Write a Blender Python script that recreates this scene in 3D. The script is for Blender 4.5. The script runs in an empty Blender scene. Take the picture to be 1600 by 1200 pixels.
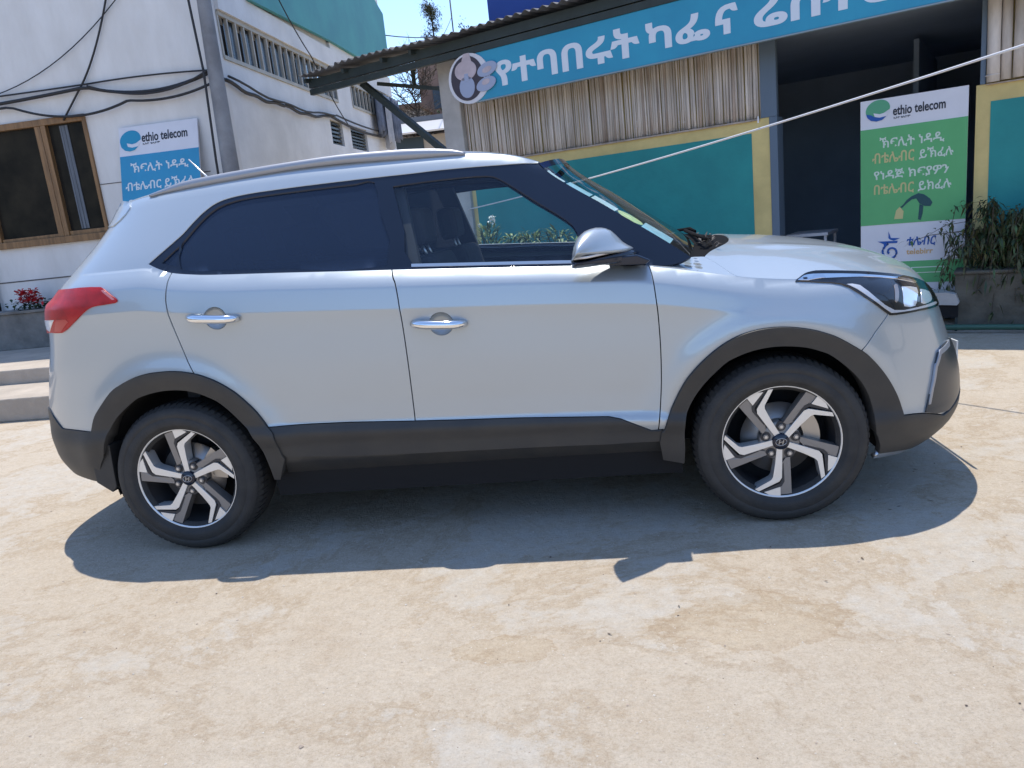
import bpy, bmesh, math, random
import numpy as np
from mathutils import Vector, Matrix
from mathutils.geometry import delaunay_2d_cdt
R = math.radians
scn = bpy.context.scene
COL = scn.collection

# ---------------------------------------------------------------- camera
CAM_POS = (0.6562, -3.8783, 1.3472)
CAM_YAW, CAM_PITCH, CAM_ROLL = -0.1420, -0.2197, -0.1068
cd = bpy.data.cameras.new("camera")
cam = bpy.data.objects.new("camera", cd); COL.objects.link(cam)
cy, sy, cp, sp = math.cos(CAM_YAW), math.sin(CAM_YAW), math.cos(CAM_PITCH), math.sin(CAM_PITCH)
fw = Vector((sy*cp, cy*cp, sp)); rt = Vector((cy, -sy, 0)); up = rt.cross(fw)
c_, s_ = math.cos(CAM_ROLL), math.sin(CAM_ROLL)
r2 = c_*rt + s_*up; u2 = -s_*rt + c_*up
mw = Matrix((r2, u2, -fw)).transposed().to_4x4(); mw.translation = Vector(CAM_POS)
cam.matrix_world = mw
cd.sensor_fit = 'HORIZONTAL'; cd.sensor_width = 36.0; cd.lens = 1174.1235/1600*36
cd.clip_start = 0.05; cd.clip_end = 3000
scn.camera = cam

# ---------------------------------------------------------------- light
SUN_EL = 75.5
world = bpy.data.worlds.new("World"); scn.world = world; world.use_nodes = True
wn = world.node_tree.nodes; wl = world.node_tree.links
bg = wn["Background"]; sky = wn.new("ShaderNodeTexSky"); sky.sky_type = 'NISHITA'
sky.sun_disc = False; sky.sun_elevation = R(SUN_EL); sky.sun_rotation = R(-15)
sky.altitude = 2300; sky.air_density = 1.0; sky.dust_density = 0.35; sky.ozone_density = 1.6
wl.new(sky.outputs[0], bg.inputs[0]); bg.inputs[1].default_value = 0.15
sd = bpy.data.lights.new("sun", 'SUN'); sd.energy = 2.25; sd.angle = R(0.5); sd.color = (1, .94, .84)
sun = bpy.data.objects.new("sun", sd); COL.objects.link(sun)
sun_dir = Vector((-0.066, 0.249, 1.0)).normalized()
sun.rotation_euler = sun_dir.to_track_quat('Z', 'Y').to_euler()
vs = scn.view_settings; vs.view_transform = 'Standard'; vs.look = 'None'; vs.gamma = 1.0
vs.exposure = 1.17
try: vs.use_curve_mapping = False
except Exception: pass
scn.cycles.max_bounces = 10; scn.cycles.transparent_max_bounces = 16; scn.cycles.glossy_bounces = 5
scn.cycles.caustics_reflective = False; scn.cycles.caustics_refractive = False

# ---------------------------------------------------------------- materials
def nodes_of(name):
    m = bpy.data.materials.new(name); m.use_nodes = True
    return m, m.node_tree.nodes, m.node_tree.links, m.node_tree.nodes["Principled BSDF"]
def rgb(c): return (c[0], c[1], c[2], 1.0)
def mat(name, col, rough=.6, metal=0.0, var=0.0, scale=4.0, bump=0.0, bscale=40.0, col2=None, coat=0.0, stretch=None, spec=None):
    m, n, l, b = nodes_of(name)
    b.inputs["Base Color"].default_value = rgb(col); b.inputs["Roughness"].default_value = rough
    b.inputs["Metallic"].default_value = metal
    if spec is not None: b.inputs["Specular IOR Level"].default_value = spec
    if coat: b.inputs["Coat Weight"].default_value = coat; b.inputs["Coat Roughness"].default_value = .04
    if var or bump:
        tc = n.new("ShaderNodeTexCoord"); mp = n.new("ShaderNodeMapping"); l.new(tc.outputs["Object"], mp.inputs[0])
        if stretch: mp.inputs["Scale"].default_value = stretch
    if var:
        nz = n.new("ShaderNodeTexNoise"); nz.inputs["Scale"].default_value = scale; nz.inputs["Detail"].default_value = 8; nz.inputs["Roughness"].default_value = .62
        l.new(mp.outputs[0], nz.inputs["Vector"])
        rp = n.new("ShaderNodeValToRGB"); rp.color_ramp.elements[0].position = .36; rp.color_ramp.elements[1].position = .66
        c2 = col2 if col2 else tuple(max(0, x*(1-var)) for x in col)
        rp.color_ramp.elements[0].color = rgb(c2); rp.color_ramp.elements[1].color = rgb(col)
        l.new(nz.outputs["Fac"], rp.inputs[0]); l.new(rp.outputs[0], b.inputs["Base Color"])
    if bump:
        n2 = n.new("ShaderNodeTexNoise"); n2.inputs["Scale"].default_value = bscale; n2.inputs["Detail"].default_value = 6
        l.new(mp.outputs[0], n2.inputs["Vector"])
        bp = n.new("ShaderNodeBump"); bp.inputs["Strength"].default_value = bump; bp.inputs["Distance"].default_value = .02
        l.new(n2.outputs["Fac"], bp.inputs["Height"]); l.new(bp.outputs[0], b.inputs["Normal"])
    return m

def glass_mat(name, tint, refl=1.0, rough=0.0, sky_film=None):
    m = bpy.data.materials.new(name); m.use_nodes = True; n = m.node_tree.nodes; l = m.node_tree.links
    n.remove(n["Principled BSDF"]); out = n["Material Output"]
    tr = n.new("ShaderNodeBsdfTransparent"); tr.inputs[0].default_value = rgb(tint)
    gl = n.new("ShaderNodeBsdfGlossy"); gl.inputs["Roughness"].default_value = rough
    gl.inputs[0].default_value = (refl, refl, refl, 1)
    fr = n.new("ShaderNodeFresnel"); ge = n.new("ShaderNodeNewGeometry"); io = n.new("ShaderNodeMapRange"); io.inputs[3].default_value = 1.5; io.inputs[4].default_value = 1/1.5
    l.new(ge.outputs["Backfacing"], io.inputs[0]); l.new(io.outputs[0], fr.inputs[0])   # thin sheet: same reflectance from both sides
    mx = n.new("ShaderNodeMixShader"); l.new(fr.outputs[0], mx.inputs[0]); l.new(tr.outputs[0], mx.inputs[1]); l.new(gl.outputs[0], mx.inputs[2])
    if sky_film:      # window tint plus a blue sky reflection put in as diffuse colour
        df = n.new("ShaderNodeBsdfDiffuse"); df.inputs[0].default_value = rgb(sky_film); ad = n.new("ShaderNodeAddShader")
        l.new(mx.outputs[0], ad.inputs[0]); l.new(df.outputs[0], ad.inputs[1]); l.new(ad.outputs[0], out.inputs[0]); return m
    l.new(mx.outputs[0], out.inputs[0]); return m

# car paint: fine metallic flake under a clear coat, faint road dust low down
def paint_mat():
    m, n, l, b = nodes_of("silver_paint")
    b.inputs["Base Color"].default_value = (.445, .49, .522, 1); b.inputs["Metallic"].default_value = .46; b.inputs["Roughness"].default_value = .31
    b.inputs["Coat Weight"].default_value = .7; b.inputs["Coat Roughness"].default_value = .03
    tc = n.new("ShaderNodeTexCoord"); sx = n.new("ShaderNodeSeparateXYZ"); l.new(tc.outputs["Object"], sx.inputs[0])
    nz = n.new("ShaderNodeTexNoise"); nz.inputs["Scale"].default_value = 2.5; nz.inputs["Detail"].default_value = 7; l.new(tc.outputs["Object"], nz.inputs["Vector"])
    mr = n.new("ShaderNodeMapRange"); mr.inputs[1].default_value = 1.0; mr.inputs[2].default_value = .35; mr.inputs[3].default_value = 0; mr.inputs[4].default_value = 1.0
    l.new(sx.outputs[2], mr.inputs[0])
    mu = n.new("ShaderNodeMath"); mu.operation = 'MULTIPLY'; l.new(mr.outputs[0], mu.inputs[0]); l.new(nz.outputs["Fac"], mu.inputs[1])
    m2 = n.new("ShaderNodeMath"); m2.operation = 'MULTIPLY'; m2.inputs[1].default_value = .28; l.new(mu.outputs[0], m2.inputs[0])
    mx = n.new("ShaderNodeMix"); mx.data_type = 'RGBA'; mx.inputs[6].default_value = (.445, .49, .522, 1); mx.inputs[7].default_value = (.47, .44, .40, 1)
    l.new(m2.outputs[0], mx.inputs[0]); l.new(mx.outputs[2], b.inputs["Base Color"])
    r2_ = n.new("ShaderNodeMapRange"); r2_.inputs[3].default_value = .31; r2_.inputs[4].default_value = .5; l.new(m2.outputs[0], r2_.inputs[0]); l.new(r2_.outputs[0], b.inputs["Roughness"])
    fl = n.new("ShaderNodeTexNoise"); fl.inputs["Scale"].default_value = 900; l.new(tc.outputs["Object"], fl.inputs["Vector"])
    bp = n.new("ShaderNodeBump"); bp.inputs["Strength"].default_value = .04; bp.inputs["Distance"].default_value = .001
    l.new(fl.outputs["Fac"], bp.inputs["Height"]); l.new(bp.outputs[0], b.inputs["Normal"])
    return m

M = {}
M['paint'] = paint_mat()
M['clad'] = mat("black_plastic", (.030, .031, .033), .5, var=.25, scale=6, bump=.08, bscale=700, col2=(.045, .043, .040))
M['gloss'] = mat("gloss_black", (.010, .016, .032), .10, coat=.25, spec=.4)
M['dark'] = mat("dark_void", (.008, .008, .009), .9)
M['inter'] = mat("cabin_trim", (.025, .026, .03), .75)
M['seat'] = mat("seat_cloth", (.035, .036, .042), .85, bump=.2, bscale=300)
M['headliner'] = mat("headliner", (.25, .24, .22), .9)
M['glass'] = glass_mat("clear_glass", (.88, .94, .94), .9, sky_film=(.004, .008, .017))
M['tint'] = glass_mat("tinted_glass", (.05, .06, .075), 1.0, sky_film=(.010, .018, .040))
M['wsglass'] = glass_mat("windscreen_glass", (.88, .93, .92), .85)
M['chrome'] = mat("chrome", (.82, .83, .85), .09, 1.0)
M['alu'] = mat("satin_aluminium", (.60, .61, .63), .32, .9)
M['rail'] = mat('rail_grey', (.36, .37, .40), .42, .55)
M['wheelsilver'] = mat("machined_alloy", (.78, .78, .77), .34, .55)
M['wheelgrey'] = mat("grey_alloy", (.26, .248, .24), .42, .45)
M['wheeldark'] = mat("dark_alloy", (.05, .05, .054), .5, .3)  # darker alloy for the barrel and spoke grooves
M['tyre'] = mat("tyre_rubber", (.026, .026, .027), .72, var=.4, scale=9, bump=.15, bscale=120, col2=(.045, .043, .040))
M['disc'] = mat("brake_disc", (.42, .40, .38), .35, .9)
M['red'] = mat("red_lens", (.52, .012, .015), .38, coat=.12, spec=.35, var=.35, scale=14)
M['satin'] = mat('satin_black', (.035, .038, .042), .3)
M['glint_pink'] = mat('lens_highlight', (.72, .22, .22), .2, coat=.5)
M['orangelens'] = mat('lower_lens', (.50, .035, .03), .3, coat=.2)
M['white_lens'] = mat("white_lens", (.75, .72, .70), .15, coat=.5)
M['lamp_dark'] = mat("lamp_housing", (.012, .014, .02), .16, .2, coat=.8)
M['drl'] = mat("lamp_strip", (.62, .63, .66), .2, .3, coat=.5)
M['proj'] = mat("lamp_projector", (.80, .84, .90), .1, .5, coat=.8)
M['amber'] = mat("lamp_bezel", (.42, .36, .33), .2, .7)
M['plate'] = mat("plate_white", (.72, .72, .70), .4)
M['stk_blue'] = mat("sticker_blue", (.42, .72, .85), .5, var=.2, scale=40)
M['stk_white'] = mat("sticker_pale", (.66, .82, .86), .5, var=.15, scale=40)
M['stk_yel'] = mat("sticker_yellow", (.68, .80, .33), .5, var=.15, scale=40)

# ---------------------------------------------------------------- object helpers
def setp(o, label=None, cat=None, group=None, kind=None):
    if label: o["label"] = label
    if cat: o["category"] = cat
    if group: o["group"] = group
    if kind: o["kind"] = kind
    return o
def thing(name, label, cat, loc=(0, 0, 0), rz=0.0, group=None):
    o = bpy.data.objects.new(name, None); o.empty_display_size = .1; COL.objects.link(o)
    o.location = loc; o.rotation_euler = (0, 0, rz); return setp(o, label, cat, group)
def link(name, me, m, parent=None, loc=None):
    o = bpy.data.objects.new(name, me); COL.objects.link(o)
    if m is not None:
        for q in (m if isinstance(m, (list, tuple)) else [m]): me.materials.append(q)
    if parent: o.parent = parent
    if loc: o.location = loc
    return o
class MB:
    """collects shapes into one mesh"""
    def __init__(s): s.v = []; s.f = []; s.mi = []; s.sm = []
    def add(s, v, f, mi=0, smooth=False):
        k = len(s.v); s.v += [tuple(map(float, p)) for p in v]; s.f += [tuple(i+k for i in q) for q in f]
        s.mi += [mi]*len(f); s.sm += [smooth]*len(f); return s
    def box(s, x0, x1, y0, y1, z0, z1, mi=0):
        v = [(x, y, z) for z in (z0, z1) for y in (y0, y1) for x in (x0, x1)]
        return s.add(v, [(0, 2, 3, 1), (4, 5, 7, 6), (0, 1, 5, 4), (2, 6, 7, 3), (0, 4, 6, 2), (1, 3, 7, 5)], mi)
    def bar(s, a, b, w, h=None, mi=0):
        a = Vector(a); b = Vector(b); d = (b-a).normalized(); u = d.cross(Vector((0, 0, 1)))
        if u.length < 1e-3: u = Vector((1, 0, 0))
        u.normalize(); t = u.cross(d); h = h or w; v = []
        for p in (a, b):
            for su, st in ((-1, -1), (1, -1), (1, 1), (-1, 1)): v.append(p+u*su*w/2+t*st*h/2)
        return s.add(v, [(0, 1, 2, 3), (7, 6, 5, 4), (0, 4, 5, 1), (1, 5, 6, 2), (2, 6, 7, 3), (3, 7, 4, 0)], mi)
    def tube(s, pts, r, n=8, mi=0, cap=True):
        P = [Vector(p) for p in pts]; rr = r if isinstance(r, (list, tuple)) else [r]*len(P); v = []; f = []
        for i, p in enumerate(P):
            d = (P[min(i+1, len(P)-1)]-P[max(i-1, 0)]).normalized()
            u = d.cross(Vector((0, 0, 1)) if abs(d.z) < .95 else Vector((1, 0, 0))).normalized(); t = u.cross(d)
            for k in range(n):
                a = 2*math.pi*k/n; v.append(p+(u*math.cos(a)+t*math.sin(a))*rr[i])
        for i in range(len(P)-1):
            for k in range(n): f.append((i*n+k, i*n+(k+1) % n, (i+1)*n+(k+1) % n, (i+1)*n+k))
        if cap: f += [tuple(range(n))[::-1], tuple(range((len(P)-1)*n, len(P)*n))]
        return s.add(v, f, mi, True)
    def lathe(s, prof, n=48, axis='y', c=(0, 0, 0), mi=0, smooth=True):
        v = []; f = []
        for (r, h) in prof:
            for k in range(n):
                a = 2*math.pi*k/n; ca, sa = r*math.cos(a), r*math.sin(a)
                v.append((c[0]+ca, c[1]+h, c[2]+sa) if axis == 'y' else (c[0]+ca, c[1]+sa, c[2]+h))
        for i in range(len(prof)-1):
            for k in range(n): f.append((i*n+k, i*n+(k+1) % n, (i+1)*n+(k+1) % n, (i+1)*n+k))
        return s.add(v, f, mi, smooth)
    def prism(s, poly, y0, y1, mi=0, axis='y', bev=0.0):
        """polygon in (x,z) extruded along y"""
        n = len(poly); g = (lambda a, b, h: (a, h, b)) if axis == 'y' else (lambda a, b, h: (a, b, h))
        v = [g(a, b, y0) for a, b in poly]+[g(a, b, y1) for a, b in poly]
        f = [tuple(range(n)), tuple(range(n, 2*n))[::-1]]+[(i, n+i, n+(i+1) % n, (i+1) % n) for i in range(n)]
        return s.add(v, f, mi)
    def build(s, name, m=None, parent=None, loc=None, bevel=0.0, fixn=True):
        me = bpy.data.meshes.new(name); me.from_pydata(s.v, [], s.f)
        me.polygons.foreach_set("material_index", s.mi); me.polygons.foreach_set("use_smooth", s.sm); me.update()
        if fixn:
            b = bmesh.new(); b.from_mesh(me); bmesh.ops.recalc_face_normals(b, faces=b.faces); b.to_mesh(me); b.free()
        o = link(name, me, m, parent, loc)
        if bevel:
            md = o.modifiers.new("bevel", 'BEVEL'); md.width = bevel; md.segments = 2; md.limit_method = 'ANGLE'
        return o
_FC = {}
def text_mesh(txt, bold=0.0):
    c = bpy.data.curves.new("lettering", 'FONT'); c.body = txt; c.offset = bold; c.resolution_u = 3
    o = bpy.data.objects.new("lettering", c); COL.objects.link(o); bpy.context.view_layer.update()
    me = bpy.data.meshes.new_from_object(o.evaluated_get(bpy.context.evaluated_depsgraph_get()))
    bpy.data.objects.remove(o); bpy.data.curves.remove(c); return me
def put_text(mb, txt, x0, x1, z0, z1, y, mi=0, bold=0.0, depth=.003, slant=0.0):
    """writes txt into the rectangle x0..x1, z0..z1 of the plane y (facing -y)"""
    me = text_mesh(txt, bold); v = np.array([q.co[:] for q in me.vertices]); f = [tuple(p.vertices) for p in me.polygons]
    lo = v.min(0); hi = v.max(0)
    X = x0+(v[:, 0]-lo[0])/(hi[0]-lo[0])*(x1-x0); Z = z0+(v[:, 1]-lo[1])/(hi[1]-lo[1])*(z1-z0); X = X+slant*(Z-z0)
    n = len(v); P = [(a, y-depth, b) for a, b in zip(X, Z)]+[(a, y, b) for a, b in zip(X, Z)]
    cnt = {}
    for q in f:
        for i in range(len(q)):
            e = (q[i], q[(i+1) % len(q)]); cnt[e] = 1
    side = [(b, a, a+n, b+n) for (a, b) in cnt if (b, a) not in cnt]
    mb.add(P, f+side, mi); bpy.data.meshes.remove(me); return mb
def disc_pts(cx, cz, rx, rz, n=32, a0=0.0, rot=0.0):
    o = []
    for k in range(n):
        a = a0+2*math.pi*k/n; x, z = rx*math.cos(a), rz*math.sin(a); c, s = math.cos(rot), math.sin(rot)
        o.append((cx+x*c-z*s, cz+x*s+z*c))
    return o

# ================================================================ GROUND
def ground_mat():
    m, n, l, b = nodes_of("packed_dirt")
    tc = n.new("ShaderNodeTexCoord")
    def noise(sc, det=8, rough=.6, dist=0.0):
        q = n.new("ShaderNodeTexNoise"); q.inputs["Scale"].default_value = sc; q.inputs["Detail"].default_value = det
        q.inputs["Roughness"].default_value = rough; q.inputs["Distortion"].default_value = dist; l.new(tc.outputs["Object"], q.inputs["Vector"]); return q.outputs["Fac"]
    def ramp(src, stops):
        q = n.new("ShaderNodeValToRGB"); e = q.color_ramp.elements
        while len(e) < len(stops): e.new(.5)
        for i, (p, c) in enumerate(stops): e[i].position = p; e[i].color = rgb(c)
        l.new(src, q.inputs[0]); return q.outputs[0]
    def mix(f, a, c, mode='MIX'):
        q = n.new("ShaderNodeMix"); q.data_type = 'RGBA'; q.blend_type = mode
        if isinstance(f, float): q.inputs[0].default_value = f
        else: l.new(f, q.inputs[0])
        for s, v in ((6, a), (7, c)):
            if isinstance(v, tuple): q.inputs[s].default_value = rgb(v)
            else: l.new(v, q.inputs[s])
        return q.outputs[2]
    fine = ramp(noise(70, 8, .85), [(.34, (.43, .365, .285)), (.5, (.515, .445, .355)), (.66, (.575, .505, .415))])
    mid = ramp(noise(3.6, 10, .74, .15), [(.36, (.955, .93, .90)), (.55, (1, 1, 1)), (.7, (1.05, 1.03, 1.0))])
    dirt = mix(1.0, fine, mid, 'MULTIPLY')
    pale = ramp(noise(80, 5, .7), [(.3, (.48, .435, .37)), (.6, (.545, .50, .435)), (.8, (.58, .535, .47))])
    pm = noise(.8, 14, .72, .25); pmask = ramp(pm, [(.50, (0, 0, 0)), (.545, (1, 1, 1))])
    pm2 = ramp(noise(12, 6, .7), [(.42, (.25, .25, .25)), (.6, (1, 1, 1))])
    base = mix(mix(1.0, pmask, pm2, 'MULTIPLY'), dirt, pale)
    # scuffed hollows with darker soil along the broken edge of the hard crust
    hol = ramp(noise(1.2, 14, .76, .3), [(.28, (.90, .865, .825)), (.42, (1, 1, 1))])
    base = mix(1.0, base, hol, 'MULTIPLY')
    edge = ramp(pm, [(.470, (1, 1, 1)), (.495, (.88, .84, .79)), (.52, (1, 1, 1))])
    base = mix(1.0, base, edge, 'MULTIPLY')
    speck = ramp(noise(190, 4, .8), [(.33, (.80, .77, .73)), (.47, (1, 1, 1)), (.60, (1.0, 1.0, 1.0)), (.70, (1.16, 1.15, 1.13))])
    base = mix(1.0, base, speck, 'MULTIPLY')
    med = ramp(noise(21, 8, .8), [(.35, (.90, .87, .84)), (.52, (1, 1, 1)), (.68, (1.06, 1.05, 1.04))])
    base = mix(1.0, base, med, 'MULTIPLY')
    # two worn hollows where the crust has broken away
    geo = n.new("ShaderNodeSeparateXYZ"); l.new(tc.outputs["Object"], geo.inputs[0])
    def hollow(cx, cy, rx, ry, sc, seed):
        def ma(op, a, b_=None):
            q = n.new("ShaderNodeMath"); q.operation = op
            for i, v in enumerate((a, b_)):
                if v is None: continue
                if isinstance(v, (int, float)): q.inputs[i].default_value = v
                else: l.new(v, q.inputs[i])
            return q.outputs[0]
        dx = ma('DIVIDE', ma('SUBTRACT', geo.outputs[0], cx), rx); dy = ma('DIVIDE', ma('SUBTRACT', geo.outputs[1], cy), ry)
        d = ma('SQRT', ma('ADD', ma('MULTIPLY', dx, dx), ma('MULTIPLY', dy, dy)))
        d = ma('ADD', d, ma('MULTIPLY', ma('SUBTRACT', noise(sc, 10, .7), .5), 1.9)); return d
    for cx, cy, rx, ry, sc in ((1.0, -1.62, .34, .17, 4.1), (1.95, -1.55, .40, .22, 3.3), (.25, -1.75, .2, .08, 6.0)):
        d_ = hollow(cx, cy, rx, ry, sc, 0)
        base = mix(1.0, base, ramp(d_, [(.78, (.96, .93, .88)), (.93, (.89, .84, .78)), (.97, (1.04, 1.04, 1.03)), (1.0, (1, 1, 1))]), 'MULTIPLY')
    # grit: single light and dark grains
    vo = n.new("ShaderNodeTexVoronoi"); vo.inputs["Scale"].default_value = 75; l.new(tc.outputs["Object"], vo.inputs["Vector"])
    gr = ramp(vo.outputs["Distance"], [(.10, (1, 1, 1)), (.22, (0, 0, 0))])
    gsel = ramp(noise(33, 2, .5), [(.57, (0, 0, 0)), (.62, (1, 1, 1))])
    base = mix(mix(1.0, gr, gsel, 'MULTIPLY'), base, (.66, .61, .54))
    vo2 = n.new("ShaderNodeTexVoronoi"); vo2.inputs["Scale"].default_value = 42; l.new(tc.outputs["Object"], vo2.inputs["Vector"])
    gr2 = ramp(vo2.outputs["Distance"], [(.06, (1, 1, 1)), (.13, (0, 0, 0))])
    gsel2 = ramp(noise(17, 3, .5), [(.60, (0, 0, 0)), (.65, (.8, .8, .8))])
    base = mix(mix(1.0, gr2, gsel2, 'MULTIPLY'), base, (.20, .155, .12))
    l.new(base, b.inputs["Base Color"]); b.inputs["Roughness"].default_value = .95; b.inputs["Specular IOR Level"].default_value = .15
    def bump(h, st, d, prev=None):
        q = n.new("ShaderNodeBump"); q.inputs["Strength"].default_value = st; q.inputs["Distance"].default_value = d; l.new(h, q.inputs["Height"])
        if prev: l.new(prev, q.inputs["Normal"])
        return q.outputs[0]
    nb = bump(pmask, .2, .004); nb = bump(noise(9, 8, .7), .5, .03, nb); nb = bump(noise(60, 8, .8), .8, .010, nb); nb = bump(gr, .4, .005, nb)
    l.new(nb, b.inputs["Normal"]); return m
M['ground'] = ground_mat()
g = MB(); g.add([(-700, -700, 0), (700, -700, 0), (700, 700, 0), (-700, 700, 0)], [(0, 1, 2, 3)])
setp(g.build("ground", M['ground']), kind="structure")
# added unseen terrain ring: darkens the horizon that the car paint reflects
M['horizon_blocker'] = mat("horizon_blocker_brown", (.115, .10, .065), .95, var=.5, scale=.05, col2=(.055, .06, .035))
hb = MB(); v = []; f = []; NA, NR = 144, 7; hr = random.Random(12)
ph = [hr.uniform(0, 6.28) for _ in range(8)]
for i in range(NA):
    a_ = 2*math.pi*i/NA; front = 1-abs(math.cos(a_))**.8
    top = (42-28*front)*(1+.22*math.sin(3*a_+ph[0])+.14*math.sin(7*a_+ph[1])+.08*math.sin(17*a_+ph[2])+.05*math.sin(31*a_+ph[3]))
    for k in range(NR):
        t_ = k/(NR-1); r_ = 95+110*t_; v.append((r_*math.cos(a_), r_*math.sin(a_), -.5+top*(t_**.8)*(1+.06*math.sin(9*t_+5*a_+ph[4]))))
for i in range(NA):
    for k in range(NR-1): f.append((i*NR+k, ((i+1) % NA)*NR+k, ((i+1) % NA)*NR+k+1, i*NR+k+1))
hb.add(v, f, 0, True); setp(hb.build("horizon_blocker_ring", M['horizon_blocker']), kind="structure")
rng = random.Random(4)
def stone(mb, x, y, z, r, mi=0, rg=rng):
    v = []
    for p in ((1, 0, 0), (-1, 0, 0), (0, 1, 0), (0, -1, 0), (0, 0, 1), (0, 0, -1)):
        k = r*rg.uniform(.6, 1.25); v.append((p[0]*k, p[1]*k, p[2]*k*.6))
    a = rg.uniform(0, 6.3); c, s = math.cos(a), math.sin(a)
    v = [(x+q[0]*c-q[1]*s, y+q[0]*s+q[1]*c, z+q[2]) for q in v]
    mb.add(v, [(0, 2, 4), (2, 1, 4), (1, 3, 4), (3, 0, 4), (2, 0, 5), (1, 2, 5), (3, 1, 5), (0, 3, 5)], mi)
M['peb_l'] = mat("pebble_pale", (.58, .53, .46), .9); M['peb_m'] = mat("pebble_tan", (.42, .34, .27), .9); M['peb_d'] = mat("pebble_dark", (.10, .08, .07), .9)
pb = MB()
for i in range(2600):
    y = -2.6+5.2*rng.random()**1.3; x = rng.uniform(-3.2, 3.6)
    r = .0016+.0045*rng.random()**4
    if rng.random() < .012: r *= 2.2
    stone(pb, x, y, r*.25, r, 0 if rng.random() < .55 else (1 if rng.random() < .82 else 2))
setp(pb.build("gravel", [M['peb_l'], M['peb_m'], M['peb_d']]), "loose grit and pebbles on the packed dirt yard", "gravel", kind="stuff")
lf = MB()
for i in range(24):
    x = rng.uniform(.2, 3.4); y = rng.uniform(-1.9, .4); a = rng.uniform(0, 6.3); L = rng.uniform(.005, .014); w = L*.3
    c, s = math.cos(a), math.sin(a); P = [(-L, 0, .002), (0, -w, .004), (L, 0, .008*rng.random()+.002), (0, w, .003)]
    lf.add([(x+p[0]*c-p[1]*s, y+p[0]*s+p[1]*c, p[2]) for p in P], [(0, 1, 2, 3)], 0 if rng.random() < .6 else 1)
M['twig'] = mat("dry_leaf", (.13, .095, .065), .9)
setp(lf.build("dry_leaves", [M['twig'], M['peb_d']]), "dry leaf scraps and twigs scattered on the dirt", "dry leaves", kind="stuff")

# ================================================================ OFFICE BUILDING (left)
M['lime'] = mat("limewash_wall", (.76, .75, .74), .9, var=.16, scale=1.6, bump=.4, bscale=9, col2=(.66, .645, .625), stretch=(1.6, 1.6, .55))
M['lime_side'] = mat("side_wall_paint", (.78, .775, .77), .9, var=.16, scale=1.6, bump=.3, bscale=10)
M['joint'] = mat("wall_joint", (.17, .16, .155), .95, var=.3, scale=9)
M['wood'] = mat("varnished_wood", (.30, .165, .07), .5, var=.45, scale=3, stretch=(9, 9, .7), bump=.1)
M['woodpale'] = mat("weathered_sill", (.34, .29, .22), .75, var=.4, scale=6)
M['pane'] = mat("dusty_pane", (.010, .011, .012), .08, var=.5, scale=2.5, col2=(.030, .027, .022), spec=.28)
M['curtain'] = mat("curtain", (.17, .19, .22), .9, var=.4, scale=5, stretch=(14, 14, .4))
M['teal_fascia'] = mat("teal_fascia", (.055, .30, .29), .55, var=.28, scale=1.3, bump=.06, col2=(.04, .235, .25))
M['louvre'] = mat("louvre_glass", (.055, .075, .10), .25, var=.4, scale=4)
M['beigeframe'] = mat("beige_frame", (.47, .44, .38), .6, var=.2, scale=5)
M['concrete'] = mat("concrete", (.36, .33, .30), .93, var=.3, scale=3, bump=.4, bscale=25)
M['concrete_d'] = mat("old_concrete", (.25, .235, .215), .95, var=.4, scale=4, bump=.5, bscale=22)
M['cable'] = mat("cable_black", (.02, .02, .023), .6)
XB, YB = -3.62, 4.9
ob = thing("office_building", "white plastered two storey building with brown window and teal fascia along its side", "building", (XB, YB, 0))
w = MB(); x0, x1, z0, z1 = -3.28, -1.74, 1.61, 3.05    # window opening, building axes
w.box(-14, x0, 0, .22, 0, 6.3); w.box(x1, 0, 0, .22, 0, 6.3); w.box(x0, x1, 0, .22, 0, z0); w.box(x0, x1, 0, .22, z1, 6.3)
w.build("front_wall", M['lime'], ob)
j = MB()
j.box(-14, -2.2, -.004, 0, 1.172, 1.188); j.box(-1.74, -.3, -.004, 0, 2.222, 2.232); j.box(-14, -1.2, -.006, 0, 2.06*0+.80, .815)
j.build("wall_joint", M['joint'], ob)
room = MB(); room.box(-6, -.6, 1.6, 1.65, .5, 3.6); room.box(-6, -.6, .22, 1.65, .45, .5); room.box(-6, -.6, .22, 1.65, 3.6, 3.65); room.box(-6.05, -6, .22, 1.65, .5, 3.6); room.box(-.65, -.6, .22, 1.65, .5, 3.6)
room.build("room_interior", M['inter'], ob)
# window: frame, mullion, panes, curtain
fr = MB(); t = .075
fr.box(x0, x1, -.03, .10, z1-t, z1); fr.box(x1-t*.55, x1, -.03, .10, z0, z1-t); fr.box(x0, x0+t, -.03, .10, z0, z1-t)
fr.box(x0, x1, -.05, .10, z0-.02, z0+.06)
fr.box(-2.42, -2.345, -.02, .09, z0+.06, z1-t); fr.box(-2.335, -2.27, -.028, .09, z0+.06, z1-t)
fr.box(-2.27, x1-t*.55, -.012, .06, z0+.06, z0+.115); fr.box(-3.2, -2.42, -.012, .06, z0+.06, z0+.10)
win = fr.build("window", M['wood'], ob, bevel=.004)
pn = MB(); pn.box(x0+t, -2.42, .03, .036, z0+.10, z1-t); pn.build("window_pane", M['pane'], win)
pn = MB(); pn.box(-2.27, x1-t*.55, .03, .036, z0+.115, z1-t); pn.build("window_pane", M['pane'], win)
cu = MB()
for k in range(5): cu.box(-2.12+k*.022, -2.10+k*.022, .020+.004*(k % 2), .026+.004*(k % 2), z0+.13, z1-t-.02)
cu.build("curtain", M['curtain'], win)
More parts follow.
